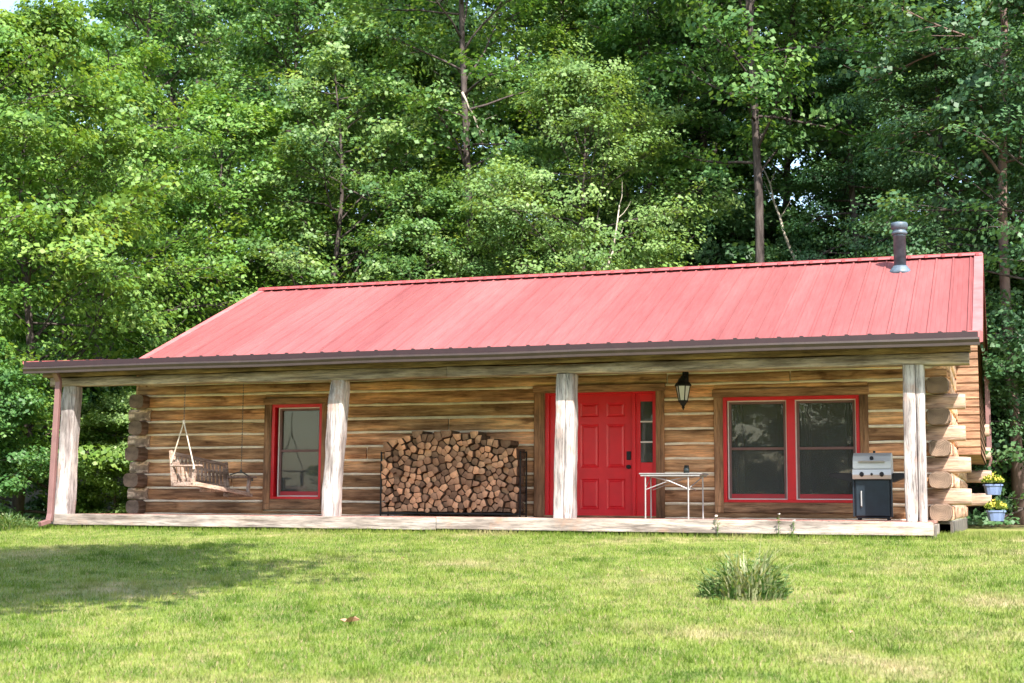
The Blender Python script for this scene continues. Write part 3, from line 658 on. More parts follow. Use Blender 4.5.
# ------------------------------------------------------------------ porch lantern
LX, LY = 5.25, WY-.24
la = thing('wall_lantern', (LX, WY-.05, 2.0), 'black carriage lantern with frosted glass beside the red door', 'lantern')
b = MB(); b.box(LX-.05, LX+.05, WY-.065, WY-.035, 2.12, 2.32, .01); b.tube([(LX, WY-.06, 2.22), (LX, WY-.11, 2.28), (LX, WY-.18, 2.31), (LX, LY, 2.28), (LX, LY, 2.22)], .012, 8); b.build('bracket', m_black, la, smooth=True)
b = MB(); b.lathe((LX, LY, 0), [(.012, 2.26), (.02, 2.235), (.035, 2.23), (.045, 2.205), (.075, 2.18), (.085, 2.15), (.135, 2.09), (.135, 2.07), (.115, 2.07)], 6); b.build('lantern_top', m_black, la)
b = MB()
for k in range(6):
    t = 2*math.pi*k/6; c1, s1 = math.cos(t), math.sin(t); b.tube([(LX+.115*c1, LY+.115*s1, 2.075), (LX+.07*c1, LY+.07*s1, 1.84)], .009, 5)
b.lathe((LX, LY, 0), [(.078, 1.845), (.078, 1.825), (.05, 1.80), (.045, 1.78), (.02, 1.75), (.028, 1.735), (.012, 1.71), (.004, 1.69)], 6); b.build('lantern_frame', m_black, la)
b = MB(); b.lathe((LX, LY, 0), [(.068, 1.846), (.110, 2.068)], 6); b.build('glass', m_frost, la)
b = MB(); b.lathe((LX, LY, 0), [(.02, 1.86), (.045, 1.90), (.06, 1.99), (.03, 2.05)], 12); b.build('bulb', m_frost, la, smooth=True)

# ------------------------------------------------------------------ folding slat table and jar
tb = thing('folding_table', (5.3, .9, 0), 'folding aluminium camp table with a slatted top and crossed braces', 'table')
b = MB()
for k in range(13): y = .60+.045*k; b.box(4.84, 5.78, y, y+.038, .655, .675, .004)
b.build('tabletop', plain('dull_slats', (.24, .235, .23), .6, metal=.2), tb)
for (x, y) in ((4.93, .64), (4.90, 1.12), (5.58, .64), (5.70, 1.12)):
    b = MB(); b.tube([(x, y, .002), (x+.0, y, .655)], .011, 8); b.tube([(x, y, .0), (x, y, .03)], .014, 8); b.build('leg', m_alum, tb)
b = MB()
for y in (.66, 1.10):
    b.tube([(4.93, y, .64), (5.28, y, .56), (5.60, y, .43)], .008, 6); b.tube([(5.65, y+.01, .64), (5.28, y+.012, .56), (4.93, y+.01, .43)], .008, 6)
b.tube([(4.93, .65, .46), (4.90, 1.11, .62)], .008, 6); b.tube([(5.60, .65, .46), (5.69, 1.11, .62)], .008, 6)
b.box(4.86, 5.76, .61, .63, .628, .650, .003); b.box(4.86, 5.76, 1.13, 1.15, .628, .650, .003)
b.build('brace', m_alum, tb)
j = thing('candle_jar', (5.50, .9, .676), 'small dark jar with a black lid standing on the camp table', 'jar')
b = MB(); b.lathe((5.50, .9, .676), [(.036, 0), (.045, .006), (.045, .075), (.034, .088)], 16); b.build('jar_body', plain('dark_jar_glass', (.07, .08, .07), .15), j, smooth=True)
b = MB(); b.lathe((5.50, .9, .764), [(.036, 0), (.036, .03), (.03, .034)], 16); b.build('lid', m_black, j)

# ------------------------------------------------------------------ gas barbecue
GX, GY = 8.21, 1.05
gl = thing('gas_barbecue', (GX, GY, 0), 'steel lidded gas barbecue with a dark cabinet and black side shelves', 'barbecue'); gl.scale = (.93, .95, .98)
b = MB(); b.box(GX-.27, GX+.27, GY-.22, GY+.22, .05, .60, .012); b.box(GX-.25, GX+.25, GY-.20, GY+.20, .03, .05, .004)
for sx in (-1, 1): b.box(GX+sx*.285-.012, GX+sx*.285+.012, GY-.23, GY-.19, .05, .62, .004)
cb = b.build('cabinet', m_cab, gl)
b = MB(); b.box(GX-.245, GX+.245, GY-.238, GY-.222, .065, .585, .008); dr = b.build('cabinet_door', m_cab, gl)
b = MB(); b.tube([(GX-.165, GY-.239, .42), (GX-.165, GY-.265, .41), (GX-.165, GY-.265, .21), (GX-.165, GY-.239, .20)], .011, 8); b.build('handle', m_alum, dr)
b = MB()
vs = []; pr = [(-.27, .60), (-.30, .66), (-.27, .74), (-.25, .745), (.22, .745), (.22, .60)]
for sx in (-.29, .29): vs += [(GX+sx, GY+y, z) for y, z in pr]
b.add(vs, [(0, 1, 2, 3, 4, 5), (11, 10, 9, 8, 7, 6)]+[(k, 6+k, 6+(k+1) % 6, (k+1) % 6) for k in range(6)]); b.build('control_panel', m_stain, gl)
b = MB(); pr = [(-.265, .75), (-.255, .86), (-.20, .94), (-.10, .985), (.05, .99), (.15, .955), (.21, .86), (.22, .75)]; vs = []; K = len(pr)
for sx in (-.285, .285): vs += [(GX+sx, GY+y, z) for y, z in pr]
b.add(vs, [tuple(range(K)), tuple(range(K, 2*K))[::-1]]+[(k, K+k, K+(k+1) % K, (k+1) % K) for k in range(K)])
lid = b.build('lid', m_stain, gl)
b = MB(); b.tube([(GX-.19, GY-.25, .855), (GX-.19, GY-.30, .86), (GX+.19, GY-.30, .86), (GX+.19, GY-.25, .855)], .014, 8); b.build('handle', m_alum, lid)
b = MB(); b.tube([(GX, GY-.245, .90), (GX, GY-.262, .905)], .03, 14); b.tube([(GX+.02, GY, .985), (GX+.02, GY, 1.02)], .02, 10); b.build('gauge', m_black, lid)
for kx in (-.15, 0, .15):
    b = MB(); r_ = .028 if kx else .016; b.tube([(GX+kx, GY-.275, .665), (GX+kx, GY-.30, .67), (GX+kx, GY-.325, .672)], [r_*1.25, r_*1.25, r_*.8], 12); b.build('knob', m_black, gl)
for sx in (-1, 1):
    b = MB(); xo = GX+sx*.30; xe = GX+sx*(.66 if sx < 0 else .52)
    a_, c_ = min(xo, xe), max(xo, xe); b.box(a_, c_, GY-.21, GY+.20, .655, .69, .01); b.box(a_+.02, c_-.02, GY-.19, GY+.18, .63, .655, .004)
    V = [(X_, Y_, Z_) for X_, Z_ in ((xo, .668), (xe, .668), (xe, .64), (xo, .555)) for Y_ in (GY-.205, GY+.195)]
    b.add(V, [(0, 2, 4, 6), (1, 7, 5, 3), (0, 1, 3, 2), (2, 3, 5, 4), (4, 5, 7, 6), (6, 7, 1, 0)])
    b.build('side_shelf', m_black, gl)
for sx in (-1, 1):
    for sy in (-1, 1):
        b = MB(); b.tube([(GX+sx*.22-.015, GY+sy*.17, .026), (GX+sx*.22+.015, GY+sy*.17, .026)], .025, 12); b.build('caster', m_black, gl)

# ------------------------------------------------------------------ firewood rack and logs
rx0, rx1, ry0, ry1 = .21, 2.65, 1.55, 1.86
rk_ = thing('firewood_rack', ((rx0+rx1)/2, 1.74, 0), 'low black metal rack full of split firewood against the log wall', 'rack')
for x in (rx0, rx1):
    b = MB()
    for y in (ry0, ry1): b.box(x-.012, x+.012, y-.012, y+.012, .0, 1.06, .003)
    b.box(x-.011, x+.011, ry0+.012, ry1-.012, 1.03, 1.05, .003); b.box(x-.011, x+.011, ry0+.012, ry1-.018, .03, .06, .003); b.build('upright', m_blackm, rk_)
b = MB()
for y in (ry0, ry1): b.box(rx0+.018, rx1-.018, y-.016, y+.016, .03, .062, .003)
b.build('rail', m_blackm, rk_)
rnd = random.Random(11)
x0s, x1s, zb_ = rx0+.03, rx1-.03, .07
def top(x):
    t = (x-x0s)/(x1s-x0s)
    if t < .18: base = 1.13+1.1*t
    elif t < .62: base = 1.33
    elif t < .90: base = 1.33-.55*(t-.62)
    else: base = 1.176-.9*(t-.90)
    return base+.035*math.sin(t*31)+.025*math.sin(t*57+1)
sites = []
cand = 0
while len(sites) < 262 and cand < 60000:
    cand += 1; x = rnd.uniform(x0s, x1s); z = rnd.uniform(zb_, top(x)-.03)
    dmin = rnd.choice([.085, .10, .13]) if cand < 15000 else .090 if cand < 40000 else .078
    if all((x-a)**2+(z-b_)**2 > dmin**2 for a, b_ in sites): sites.append((x, z))
def clip(poly, px_, pz_, nx, nz):
    out = []
    for i in range(len(poly)):
        a, b_ = poly[i], poly[(i+1) % len(poly)]; da = (a[0]-px_)*nx+(a[1]-pz_)*nz; db = (b_[0]-px_)*nx+(b_[1]-pz_)*nz
        if da <= 0: out.append(a)
        if da*db < 0: t = da/(da-db); out.append((a[0]+(b_[0]-a[0])*t, a[1]+(b_[1]-a[1])*t))
    return out
made = 0
for i, (x, z) in enumerate(sites):
    poly = [(max(x0s, x-.12), max(zb_, z-.12)), (min(x1s, x+.12), max(zb_, z-.12)), (min(x1s, x+.12), min(top(x)+.03, z+.12)), (max(x0s, x-.12), min(top(x)+.03, z+.12))]
    for k, (a, b_) in enumerate(sites):
        if k == i or abs(a-x) > .3 or abs(b_-z) > .3: continue
        poly = clip(poly, (x+a)/2, (z+b_)/2, a-x, b_-z)
    if len(poly) < 3: continue
    ar = .5*abs(sum(poly[k][0]*poly[(k+1) % len(poly)][1]-poly[(k+1) % len(poly)][0]*poly[k][1] for k in range(len(poly))))
    if ar < .002: continue
    mx, mz = sum(p[0] for p in poly)/len(poly), sum(p[1] for p in poly)/len(poly)
    rn = rnd.random() < .06
    if rn:
        rr = math.sqrt(ar/math.pi)*.93; poly = [(mx+rr*math.cos(t*math.pi/6)*rnd.uniform(.94, 1.04), mz+rr*math.sin(t*math.pi/6)*rnd.uniform(.94, 1.04)) for t in range(12)]
    else:
        q = []
        for k in range(len(poly)):
            a, b_ = poly[k], poly[(k+1) % len(poly)]
            if math.hypot(a[0]-b_[0], a[1]-b_[1]) < .018: continue
            q.append(a)
            if math.hypot(a[0]-b_[0], a[1]-b_[1]) > .06: q.append(((a[0]+b_[0])/2+rnd.uniform(-.006, .006), (a[1]+b_[1])/2+rnd.uniform(-.006, .006)))
        if len(q) < 3: q = poly
        s_ = rnd.uniform(.80, .96); poly = [(mx+(a-mx)*s_, mz+(b_-mz)*s_) for a, b_ in q]
    yf0 = 1.51+rnd.uniform(-.07, .06); yb0 = yf0+rnd.uniform(.38, .44); tx, tz = rnd.uniform(-.25, .25), rnd.uniform(-.25, .25); K = len(poly)
    V = []
    for ins, yo in ((.94, -.004), (1, .004)):
        V += [(mx+(a-mx)*ins, yf0+yo+(a-mx)*tx+(b_-mz)*tz, mz+(b_-mz)*ins) for a, b_ in poly]
    V += [(a, yb0, b_) for a, b_ in poly]
    mm = MB(); mm.add(V, [tuple(range(K))], 0); mm.add(V, [(k, k+K, (k+1) % K+K, (k+1) % K) for k in range(K)], 0)
    mm.add(V, [(K+k, 2*K+k, 2*K+(k+1) % K, K+(k+1) % K) for k in range(K)]+[tuple(2*K+k for k in range(K))[::-1]], 1)
    o = mm.build('firewood', [m_fire, m_bark], origin=(mx, yf0+.2, mz))
    props(o, 'round unsplit log among the split firewood in the rack' if rn else 'split firewood log with a pale angular end stacked in the rack', 'firewood', 'round logs in the firewood stack' if rn else 'split logs in the firewood stack'); made += 1
print('firewood', made)

# ------------------------------------------------------------------ porch swing
sw = thing('porch_swing', (-2.60, .9, .44), 'slatted wooden porch swing hanging crooked from ropes and chains', 'porch swing')
MS = Matrix.Translation((-2.60, .9, .44)) @ Matrix.Rotation(R(-13), 4, 'Z') @ Matrix.Rotation(R(-7), 4, 'X')   # local: +Y along the bench, +X to its front
def sbox(m, *a, **k): m.box(*a, mat=MS, **k)
b = MB()
for k in range(8): sbox(b, -.22+.062*k, -.22+.062*k+.048, -.64, .64, .0, .02, bev=.003)
for y in (-.60, 0, .58): sbox(b, -.26, .28, y-.02, y+.02, -.06, -.002, bev=.003)
sbox(b, .26, .285, -.64, .64, -.05, .0, bev=.003); b.build('seat', m_swing, sw)
b = MB(); MBK = MS @ Matrix.Translation((-.25, 0, 0)) @ Matrix.Rotation(R(-14), 4, 'Y')
for k in range(14): y = -.60+.092*k; b.box(-.008, .012, y-.028, y+.028, .02, .50-.10*abs(2*(k/13)-1)**2*0, mat=MBK, bev=.003)
b.box(-.022, .024, -.64, .66, .48, .54, mat=MBK, bev=.006); b.box(-.03, -.009, -.64, .66, .10, .15, mat=MBK, bev=.004); b.box(-.03, -.009, -.64, .66, .33, .38, mat=MBK, bev=.004)
b.build('backrest', m_swing, sw)
for y in (-.655, .665):
    b = MB(); sbox(b, -.33, .34, y-.035, y+.035, .27, .295, bev=.004); sbox(b, .17, .23, y-.022, y+.022, -.05, .268, bev=.004)
    b.box(-.03, .03, y-.022, y+.022, -.06, .56, mat=MBK, bev=.004); sbox(b, -.25, .30, y-.022, y+.022, -.055, -.003, bev=.004); b.build('arm', m_swing, sw)
for y, m2 in ((-.70, m_rope), (.71, m_chain)):
    b = MB(); f1 = MS @ Vector((.22, y, .27)); f2 = MS @ Vector((-.30, y, .33)); ap = Vector(((f1.x+f2.x)/2, (f1.y+f2.y)/2, 1.52 if y < 0 else .74))
    b.tube([f1, ap], .011, 6); b.tube([f2, ap], .011, 6); b.tube([ap-Vector((0, 0, .03)), ap+Vector((0, 0, .03))], .022, 8)
    b.tube([f1+Vector((0, 0, -.05)), f1+Vector((0, 0, .02))], .02, 8); b.build('rope', m2, sw)
    b = MB(); top_z = 2.42+.1*(ap.y+.3); nl = int((top_z-ap.z)/.045)
    for k in range(nl):
        z = ap.z+.03+k*.045; h = .032
        pts = [(math.cos(t)*.010, math.sin(t)*h*.95) for t in [2*math.pi*q/8 for q in range(9)]]
        if k % 2: pp = [(ap.x+u, ap.y, z+v_) for u, v_ in pts]
        else: pp = [(ap.x, ap.y+u, z+v_) for u, v_ in pts]
        b.tube(pp, .0035, 4, cap=False)
    b.build('chain', m_chain, sw)
# ------------------------------------------------------------------ hanging planters by the rear right corner
def planter(x, y, z, hang, lab, seed):
    t = thing('hanging_planter', (x, y, z), lab, 'planter', 'blue planters hanging on the right corner log ends'); r = random.Random(seed)
    b = MB(); K = 14; prof = [(.135, -.20), (.14, -.195), (.175, -.02), (.195, -.02), (.195, .012), (.178, .012), (.17, -.03)]
    vs = []; 
    for rad, h in prof:
        for k in range(K):
            a = 2*math.pi*k/K; vs.append((x+rad*1.0*math.copysign(abs(math.cos(a))**.75, math.cos(a)), y+rad*.72*math.copysign(abs(math.sin(a))**.75, math.sin(a)), z+h))
    fs = [(i*K+k, i*K+(k+1) % K, (i+1)*K+(k+1) % K, (i+1)*K+k) for i in range(len(prof)-1) for k in range(K)]+[tuple(range(K))[::-1], tuple((len(prof)-1)*K+k for k in range(K))]
    b.add(vs, fs); b.build('pot', m_pot, t, smooth=False)
    b = MB()
    for s in (-1, 1): b.tube([(x+s*.12, y-.13, z-.19), (x+s*.15, y-.15, z+.0), (x+s*.15, y-.05, z+.03), (x, y+.12, z+hang)], .005, 5)
    b.build('hanger', m_black, t)
    b = MB()
    for k in range(230):
        a = r.uniform(0, 2*math.pi); q = r.random()**.6; c = Vector((x+.19*q*math.cos(a), y+.15*q*math.sin(a), z+.02+.20*r.random()*(1.15-q)+.02))
        d = Vector((math.cos(a)*.6, math.sin(a)*.6, r.uniform(.1, 1))).normalized(); s_ = d.cross(Vector((r.uniform(-1, 1), r.uniform(-1, 1), 1))).normalized(); b.quadleaf(c, d, s_, r.uniform(.05, .08), .035)
    o = b.build('foliage', m_potleaf, t); at = o.data.attributes.new('tint', 'FLOAT', 'FACE'); at.data.foreach_set('value', [r.random() for _ in o.data.polygons])
    b = MB()
    for k in range(42):
        a = r.uniform(0, 2*math.pi); q = r.random()**.5; c = Vector((x+.20*q*math.cos(a), y-.02+.14*q*math.sin(a), z+.10+.16*r.random()*(1.2-q)))
        for p_ in range(5): t_ = 2*math.pi*p_/5; d = Vector((math.cos(t_), -.5, math.sin(t_))).normalized(); b.quadleaf(c, d, d.cross(Vector((0, 1, 0))).normalized(), .022, .02)
    b.build('flowers', m_fl, t)
    return t
def at(px_, py_, Y):
    d = FW+RT2*((px_-512)/FPX)-UP2*((py_-341.5)/FPX); k = (Y-CAM[1])/d.y; return Vector(CAM)+d*k
p = at(993, 485, 10.0); planter(p.x, p.y-.2, p.z, .22, 'upper blue hanging planter with yellow flowers by the cabin corner', 1)
p = at(996, 511, 10.0); planter(p.x, p.y-.2, p.z, .22, 'lower blue hanging planter with yellow flowers near the ground', 2)

# ------------------------------------------------------------------ lawn details
def weedclump(x, y, name, lab, cat, n, hgt, wid, seed, straw=.35, leafy=True, lobes=None):
    z = gz(x, y); t = thing(name, (x, y, z), lab, cat); r = random.Random(seed); b = MB(); tints = []
    for k in range(n):
        a = r.uniform(0, 2*math.pi); q = r.random()**.6*wid*.5; bx, by = x+q*math.cos(a), y+q*.8*math.sin(a)
        h = hgt*r.uniform(.25, 1.0)**1.2*(1.25-.85*q/(wid*.5))*(.7+.6*noise.noise(Vector((bx*5, by*5, seed)))+.15); ln = r.uniform(.1, 1.1)*h; la_ = a+r.uniform(-.9, .9)
        p0 = Vector((bx, by, gz(bx, by)-.01)); p1 = p0+Vector((math.cos(la_)*ln*.3, math.sin(la_)*ln*.3, h*.6)); p2 = p0+Vector((math.cos(la_)*ln, math.sin(la_)*ln, h))
        s_ = Vector((-math.sin(la_+r.uniform(-1, 1)), math.cos(la_), 0)).normalized()*r.uniform(.004, .010)
        b.add([p0-s_, p0+s_, p1+s_, p1-s_, p2], [(0, 1, 2, 3), (3, 2, 4)]); v = r.uniform(.8, 1.0) if r.random() < straw*(1.7-1.8*abs(bx-x)/(wid*.5)) else r.random()*.75; tints += [v, v]
    o = b.build('blades', m_weed, t); at_ = o.data.attributes.new('tint', 'FLOAT', 'FACE'); at_.data.foreach_set('value', tints)
    if leafy:
        b = MB(); tints = []
        for k in range(n):
            a = r.uniform(0, 2*math.pi); q = r.random()**.5*wid*.5; c = Vector((x+q*math.cos(a), y+q*.8*math.sin(a), 0)); c.z = gz(c.x, c.y)+hgt*.75*r.random()*(1.1-.7*q/(wid*.5))
            d = Vector((math.cos(a)+r.uniform(-.6, .6), math.sin(a)+r.uniform(-.6, .6), r.uniform(-.2, .9))).normalized(); s_ = d.cross(Vector((r.uniform(-.6, .6), r.uniform(-.6, .6), 1))).normalized()
            b.quadleaf(c, d, s_, r.uniform(.04, .085), .030); tints += [r.random()*.7]*2
        o = b.build('leaves', m_weed, t); at_ = o.data.attributes.new('tint', 'FLOAT', 'FACE'); at_.data.foreach_set('value', tints)
    return t
weedclump(7.72, -6.95, 'weed_clump', 'lone clump of tall weeds and dry stalks standing in the lawn', 'weeds', 620, .58, .80, 3, .62)
weedclump(-5.6, -.5, 'weed_clump', 'leafy weeds growing beside the downspout at the deck corner', 'weeds', 700, .34, 1.2, 4, .05)
# dead leaf
lx, ly = 4.99, -9.62; lz = gz(lx, ly)+.045
dl = MB(); vs = []; n = 12
for k in range(n): a = 2*math.pi*k/n; rr = .05*(1+.35*math.cos(a*5)); vs.append((lx+rr*1.3*math.cos(a), ly+rr*math.sin(a), lz+.03*abs(math.sin(a*1.5))+.012*math.cos(a)))
vs.append((lx, ly, lz-.008)); dl.add(vs, [(k, (k+1) % n, n) for k in range(n)]); vs2 = [(a, b_, c-.004) for a, b_, c in vs]; dl.add(vs2, [((k+1) % n, k, n) for k in range(n)])
props(dl.build('dead_leaf', m_leafdead, origin=(lx, ly, lz)), 'curled brown dead leaf lying on the lawn', 'leaf')
for k, (px_, py_) in enumerate(((2.4, -8.1), (8.9, -9.3), (6.3, -5.2), (3.2, -4.4), (9.6, -6.0))):
    z_ = gz(px_, py_)+.035; q = MB(); a_ = k*1.3; d1, d2 = Vector((math.cos(a_), math.sin(a_), .15)), Vector((-math.sin(a_), math.cos(a_), .1))
    c_ = Vector((px_, py_, z_)); q.add([c_-d1*.03, c_+d2*.016+Vector((0, 0, .008)), c_+d1*.034, c_-d2*.018+Vector((0, 0, .012)), c_], [(0, 4, 1), (1, 4, 2), (2, 4, 3), (3, 4, 0)])
    props(q.build('fallen_leaf', m_leafdead, origin=(px_, py_, z_)), 'small fallen leaf on the open lawn', 'leaf', 'small fallen leaves on the lawn')
# white-headed weeds against the deck
for (x, h, lab) in ((6.17, .30, 'tall weed with a white seed head rising above the deck edge'), (7.02, .33, 'thin bare weed stalk leaning against the deck in front of the double window'), (7.22, .25, 'short weed with a pale flower beside the thin bare stalk')):
    y = -.24; z = gz(x, y); t = thing('flowering_weed', (x, y, z), lab, 'weed', 'flowering weeds along the deck'); r = random.Random(int(x*100)); b = MB()
    b.tube([(x, y, z-.01), (x+.01, y, z+h*.5), (x-.01+.03*(x > 7), y, z+h)], [.006, .005, .003], 5)
    for k in range(10): c = Vector((x, y, z+h*r.uniform(.1, .8))); a = r.uniform(0, 6.3); d = Vector((math.cos(a), math.sin(a), .5)).normalized(); b.quadleaf(c, d, d.cross(Vector((0, 0, 1))).normalized(), .07, .02)
    o = b.build('stem', m_weed, t); at_ = o.data.attributes.new('tint', 'FLOAT', 'FACE'); at_.data.foreach_set('value', [r.random()*.8 for _ in o.data.polygons])
    b = MB(); c = Vector((x-.01+.03*(x > 7), y, z+h))
    for k in range(16 if 'bare' not in lab else 4): d = Vector((r.uniform(-1, 1), r.uniform(-1, 1), r.uniform(-.3, 1))).normalized(); b.quadleaf(c, d, d.cross(Vector((.3, .2, 1))).normalized(), .028, .016)
    b.build('flower_head', m_flw, t)

# ------------------------------------------------------------------ trees
def limbpath(r, p, d, L, nseg, droop=0., wob=.12):
    pts = [p]; d = d.copy()
    for i in range(nseg):
        d = (d+Vector((r.gauss(0, wob), r.gauss(0, wob), r.gauss(0, wob)-droop))).normalized(); pts.append(pts[-1]+d*L/nseg)
    return pts
def make_tree(seed, H, base, Rad, nl, leaf, per, shape='oval', trunk_r=.16, flat=.35, clump=.5, pitch=(.1, .7), droop=.02, dens=1.0, subs=5, side=None, wander=.036):
    r = random.Random(seed); rg = np.random.default_rng(seed); wd = MB()
    tp = [Vector((0, 0, -.3))]; 
    for i in range(10): t = (i+1)/10; tp.append(Vector((noise.noise(Vector((t*2.1, seed, 0)))*wander*H, noise.noise(Vector((t*2.1, seed, 7)))*wander*H, H*t*.97)))
    wd.tube(tp, [trunk_r*(1.25 if i == 0 else 1)*(1-.88*i/10) for i in range(11)], 9)
    def tpos(h): f = max(0, min(9.999, h/(H*.97)*10)); i = int(f); return tp[i].lerp(tp[i+1], f-i)
    cen = []
    for i in range(nl):
        t = (i+r.random())/nl; h = base+(H*.97-base)*t
        env = {'oval': math.sin(math.pi*min(1, .16+.80*t))**.7, 'cone': (1-t)**.75+.12, 'round': math.sqrt(max(.05, 1-(2*t-1)**2)), 'col': .75+.25*math.sin(math.pi*t)-.45*t**4}[shape]
        L = Rad*env*r.uniform(.7, 1.15); az_ = i*2.399+r.uniform(-.5, .5); pi_ = r.uniform(*pitch)
        if side is not None: az_ = side+r.uniform(-.45, .45)
        d = Vector((math.cos(az_)*math.cos(pi_), math.sin(az_)*math.cos(pi_), math.sin(pi_))); p = tpos(h)
        pts = limbpath(r, p, d, L, 5, droop); wd.tube(pts, [trunk_r*.30*(1-.15*k)*(1-.5*t) for k in range(6)], 5)
        for k in range(subs):
            s_ = .3+.7*(k+r.random())/subs; f = s_*4.999; q = pts[int(f)].lerp(pts[int(f)+1], f-int(f)); sd = (-1)**k
            dd_ = (d+Vector((-math.sin(az_), math.cos(az_), 0))*sd*r.uniform(.5, 1.3)+Vector((0, 0, r.uniform(-.3, .5)))).normalized(); l2 = L*.42*(1.1-s_*.5)*r.uniform(.7, 1.2)
            sp = limbpath(r, q, dd_, l2, 3, droop); wd.tube(sp, [trunk_r*.10, trunk_r*.07, trunk_r*.05, .004], 4); cen += [(sp[-1], dd_), (sp[1].lerp(sp[2], .5), dd_)]
        cen.append((pts[-1], d))
    cen.append((tp[-1], Vector((0, 0, 1))))
    C = np.array([c[0] for c in cen]); D = np.array([c[1] for c in cen]); K = len(C)
    cnt = np.maximum(8, rg.normal(per, per*.35, K)*dens).astype(int); idx = np.repeat(np.arange(K), cnt); n = len(idx)
    sc = rg.uniform(.65, 1.25, K)[idx]
    off = rg.normal(0, 1, (n, 3)); off /= np.maximum(1, np.linalg.norm(off, axis=1)/1.7)[:, None]
    pos = C[idx]+off*np.c_[sc*clump, sc*clump, sc*clump*flat]
    pos[:, 2] -= .10*(off[:, 0]**2+off[:, 1]**2)*clump
    pos[:, 2] = np.maximum(pos[:, 2], .08)
    cn = rg.normal(0, .38, (K, 3))+np.array([0, 0, .75])+.45*D*np.array([1, 1, .2]); nrm = cn[idx]+rg.normal(0, .30, (n, 3))+.22*off*np.array([1, 1, .3]); nrm /= np.linalg.norm(nrm, axis=1)[:, None]
    ax = rg.normal(0, 1, (n, 3))+.6*D[idx]; ax -= nrm*(ax*nrm).sum(1)[:, None]; ax /= np.linalg.norm(ax, axis=1)[:, None]; bx = np.cross(nrm, ax)
    l = (leaf*rg.uniform(.65, 1.25, n))[:, None]; v = np.empty((n*4, 3))
    v[0::4] = pos-ax*l*.5; v[1::4] = pos+bx*l*.40+nrm*l*.10; v[2::4] = pos+ax*l*.5; v[3::4] = pos-bx*l*.40+nrm*l*.10
    tint = np.clip(.48+.20*rg.normal(0, 1, K)[idx]+.13*rg.normal(0, 1, n), 0, 1)
    me = fastmesh('crown', v, 4, np.arange(n*4), [m_leafB], tint)
    wm = bpy.data.meshes.new('trunk'); wm.from_pydata([tuple(p) for p in wd.v], [], wd.f); wm.materials.append(m_trunk); wm.polygons.foreach_set('use_smooth', [True]*len(wm.polygons)); wm.update()
    return me, wm
TR = {
 'maple': make_tree(1, 11, .4, 3.3, 58, .125, 36, 'oval', .12, .42, .27, (-.2, 1.0), .03, subs=8),
 'maple2': make_tree(2, 12.5, .6, 3.4, 60, .12, 36, 'col', .14, .42, .27, (-.2, 1.0), .03, subs=8),
 'tall': make_tree(3, 19, 5.5, 3.6, 60, .15, 30, 'oval', .22, .42, .33, (-.1, .9), subs=7),
 'tall2': make_tree(4, 18, 4.0, 3.2, 60, .145, 30, 'col', .18, .42, .32, (-.1, .9), subs=7),
 'light': make_tree(5, 11.5, 1.5, 3.5, 60, .10, 44, 'oval', .10, .38, .26, (.1, 1.1), -.02, subs=8),
 'pole': make_tree(13, 24, 7.5, 3.3, 52, .15, 30, 'oval', .14, .42, .32, (.0, 1.0), subs=7, wander=.018),
 'limby': make_tree(15, 9.0, 6.6, 7.0, 12, .19, 110, 'round', .22, .30, .50, (.0, .2), .0, subs=7, side=R(10)),
 'bush': make_tree(6, 4.5, .2, 2.2, 34, .125, 40, 'round', .05, .5, .25, (.0, 1.1), subs=7),
 'hemlock': make_tree(7, 13, 2.0, 3.0, 62, .085, 80, 'cone', .20, .22, .36, (-.15, .25), .04),
}
def tree(kind, x, y, label, mat=m_leafB, s=1.0, rz=0, group=None, cat='tree', name='tree', bark=None, sz=1.0):
    cm, wm = TR[kind]; t = thing(name, (x, y, gz(x, y)), label, cat, group); t.rotation_euler = (0, 0, R(rz)); t.scale = (s, s, s*sz)
    for nm, me, mt in (('trunk', wm, bark), ('crown', cm, mat)):
        o = bpy.data.objects.new(nm, me); COL.objects.link(o); o.parent = t
        if mt is not None: o.material_slots[0].link = 'OBJECT'; o.material_slots[0].material = mt
    return t
def txy(px_, Y): q = at(px_, 400, Y); return q.x, Y
def T(kind, px_, Y, label, mat=m_leafB, s=1, rz=0, **k): x, y = txy(px_, Y); return tree(kind, x, y, label, mat, s, rz, **k)
# front rank, each one can be pointed at
T('maple', 20, 4.5, 'bright leafy maple at the far left edge beyond the porch corner', m_leafA, 1.0, 40)
T('bush', -10, 1.8, 'low leafy shrub at the left edge of the lawn', m_leafB, .62, 10, cat='shrub', name='shrub')
T('bush', 62, 6.2, 'dark shrub seen behind the leaning porch post', m_leafC, .7, 80, cat='shrub', name='shrub')
T('maple2', 95, 9.0, 'maple with drooping boughs behind the left end of the porch', m_leafA, .95, 100)
T('bush', 118, 5.6, 'fresh green sapling shrub at the left log corner', m_leafL, .55, 200, cat='shrub', name='shrub')
T('maple', 215, 14.5, 'broad yellow green maple behind the left slope of the red roof', m_leafA, 1.05, 160)
T('maple2', 330, 15.5, 'mid green tree behind the left half of the roof ridge', m_leafB, 1.0, 10)
T('maple', 420, 14.8, 'leafy tree with layered boughs just left of the pale tree', m_leafB, .78, 250)
T('light', 585, 15.0, 'pale green fine leaved tree rising behind the middle of the roof', m_leafL, 1.0, 30)
T('light', 520, 15.8, 'smaller pale green tree leaning against the taller pale one', m_leafL, .80, 130)
T('bush', 700, 13.2, 'large leaved bright bush just above the roof ridge right of centre', m_leafA, 1.15, 15, cat='shrub', name='shrub')
T('bush', 640, 13.4, 'rounded green bush behind the ridge under the pale tree', m_leafA, .85, 70, cat='shrub', name='shrub')
T('bush', 800, 14.0, 'mid green bush behind the ridge left of the flue pipe', m_leafB, 1.15, 190, cat='shrub', name='shrub')
